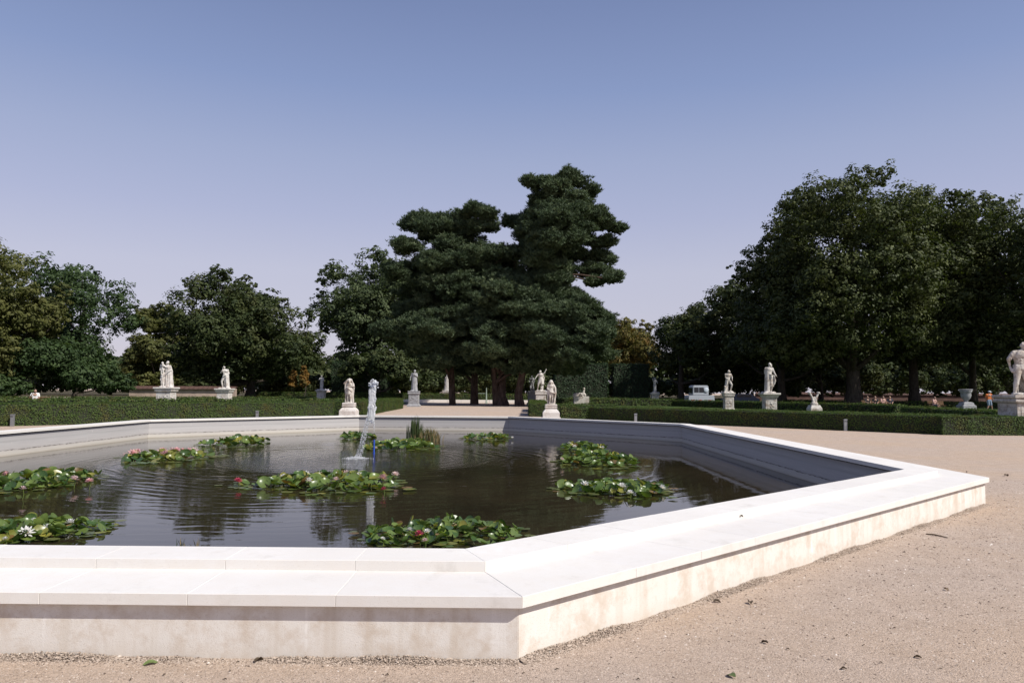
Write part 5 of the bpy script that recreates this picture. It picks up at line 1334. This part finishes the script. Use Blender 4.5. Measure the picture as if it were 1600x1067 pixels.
person('woman in a white top sitting at the far left with a hand raised', X2-.1, 56.95, 1.82, .4, SITW, 'whitec', 'blackc', 'haird', z=-.36, long_hair=True)
X3 = atx(1184, 78)
park_bench('plain pale wooden bench left of the broadest pedestal', X3, 78, 0, 1.5, 'woodl', back=False)

# ------------------------------------------------------------------ vehicles far under the trees
M['vwhite_shaded'] = simple('shaded_white_vehicle_paint', (.36, .38, .41), .35); M['glass'] = simple('dark_glass', (.012, .015, .02), .08)  # truck's white is darkened and blued: the shade is in the paint colour
M['tyre'] = simple('tyre_rubber', (.02, .02, .02), .85); M['lampred'] = simple('red_lamp', (.45, .05, .02), .3); M['vblue'] = simple('dark_blue_paint', (.02, .035, .08), .25)
M['rim'] = simple('wheel_rim', (.35, .36, .38), .35, metal=.6)
def wheel(t, x, y, r, w=.2):
    wh = link('wheel', lathe('wheel', [(r*.96, -w/2), (r, -w*.35), (r, w*.35), (r*.96, w/2)], 24, M['tyre']), None, t, (x, y, r), (PI/2, 0, 0))
    link('rim', lathe('rim', [(r*.62, -w/2-.006), (r*.5, -w/2-.01), (r*.5, w/2+.01), (r*.62, w/2+.006)], 16, M['rim']), None, wh)
def profile_body(name, prof, width, mat, bevel=.05):
    bm = bmesh.new(); A = [bm.verts.new((x, -width/2, z)) for x, z in prof]; B = [bm.verts.new((x, width/2, z)) for x, z in prof]; n = len(prof)
    bm.faces.new(A); bm.faces.new(B[::-1])
    for i in range(n): bm.faces.new((A[i], B[i], B[(i+1) % n], A[(i+1) % n]))
    bmesh.ops.recalc_face_normals(bm, faces=bm.faces[:])
    bmesh.ops.bevel(bm, geom=bm.edges[:], offset=bevel, segments=2, affect='EDGES')
    return mesh_bm(name, bm, mat)
Yv = 84; Xv = atx(1093, Yv)
t = thing('utility_truck', 'white utility truck with a boxy cab parked in the shade under the trees', 'truck', (Xv, Yv, 0), R(4))
link('body', profile_body('body', [(-1.5, .55), (-1.5, 1.05), (-1.42, 1.25), (1.42, 1.25), (1.45, .55)], 1.6, M['vwhite_shaded'], .05), None, t)
cab = link('cab', profile_body('cab', [(-1.02, 1.24), (-.98, 2.22), (-.88, 2.36), (.70, 2.36), (.78, 2.25), (.80, 1.24)], 1.52, M['vwhite_shaded'], .06), None, t)
for x0, x1 in ((-.84, -.34), (-.28, .22)):
    link('window', box_mesh('window', (x1-x0, .03, .55), M['glass'], .01), None, cab, ((x0+x1)/2, -.768, 1.85))
link('spare_wheel_cover', lathe('spare_wheel_cover', [(.27, -.03), (.27, .03), (.24, .05)], 24, M['capc']), None, t, (.50, -.80, 1.85), (PI/2, 0, 0))
link('windscreen', box_mesh('windscreen', (.03, 1.3, .6), M['glass'], .01), None, cab, (-1.005, 0, 1.8))
for x in (-1.0, -.2, .9): link('side_lamp', box_mesh('side_lamp', (.34, .03, .10), M['lampred'], .01), None, t, (x, -.81, .72))
link('chassis', box_mesh('chassis', (2.7, 1.3, .25), M['darkm'], .02), None, t, (0, 0, .45))
for x in (-.95, .95):
    for y in (-.68, .68): wheel(t, x, y, .33)
Yc = 92; Xc = atx(1156, Yc)
t = thing('parked_car', 'dark blue car half hidden behind the leaning statue', 'car', (Xc, Yc, 0), R(8))
link('body', profile_body('body', [(-2.1, .35), (-2.15, .7), (-2.0, .85), (-1.2, .95), (1.9, .98), (2.1, .8), (2.1, .35)], 1.75, M['vblue'], .06), None, t)
cb = link('cabin', profile_body('cabin', [(-1.3, .93), (-.6, 1.42), (1.2, 1.46), (1.85, .95)], 1.55, M['vblue'], .05), None, t)
for x0, x1 in ((-.75, .15), (.22, 1.1)): link('window', box_mesh('window', (x1-x0, .03, .30), M['glass'], .01), None, cb, ((x0+x1)/2, -.785, 1.2))
for x in (-1.35, 1.3):
    for y in (-.75, .75): wheel(t, x, y, .32)

# pale post beside the pine trunks
p = Vector((atx(760, 96), 96, 0))
t = thing('garden_post', 'slender pale green post standing between the pine trunks', 'post', p)
M['paleg'] = simple('pale_green_paint', (.28, .34, .29), .6)
link('shaft', tube_mesh('shaft', [([(0, 0, 0), (0, 0, .2), (0, 0, 1.6), (0, 0, 2.0)], [.14, .09, .07, .03])], M['paleg'], 10), None, t)
link('rail', box_mesh('rail', (1.3, .06, .06), M['paleg'], .01), None, t, (-.7, 0, 1.25))
link('base', box_mesh('base', (.34, .34, .12), M['paleg'], .01, c=(0, 0, .06)), None, t)
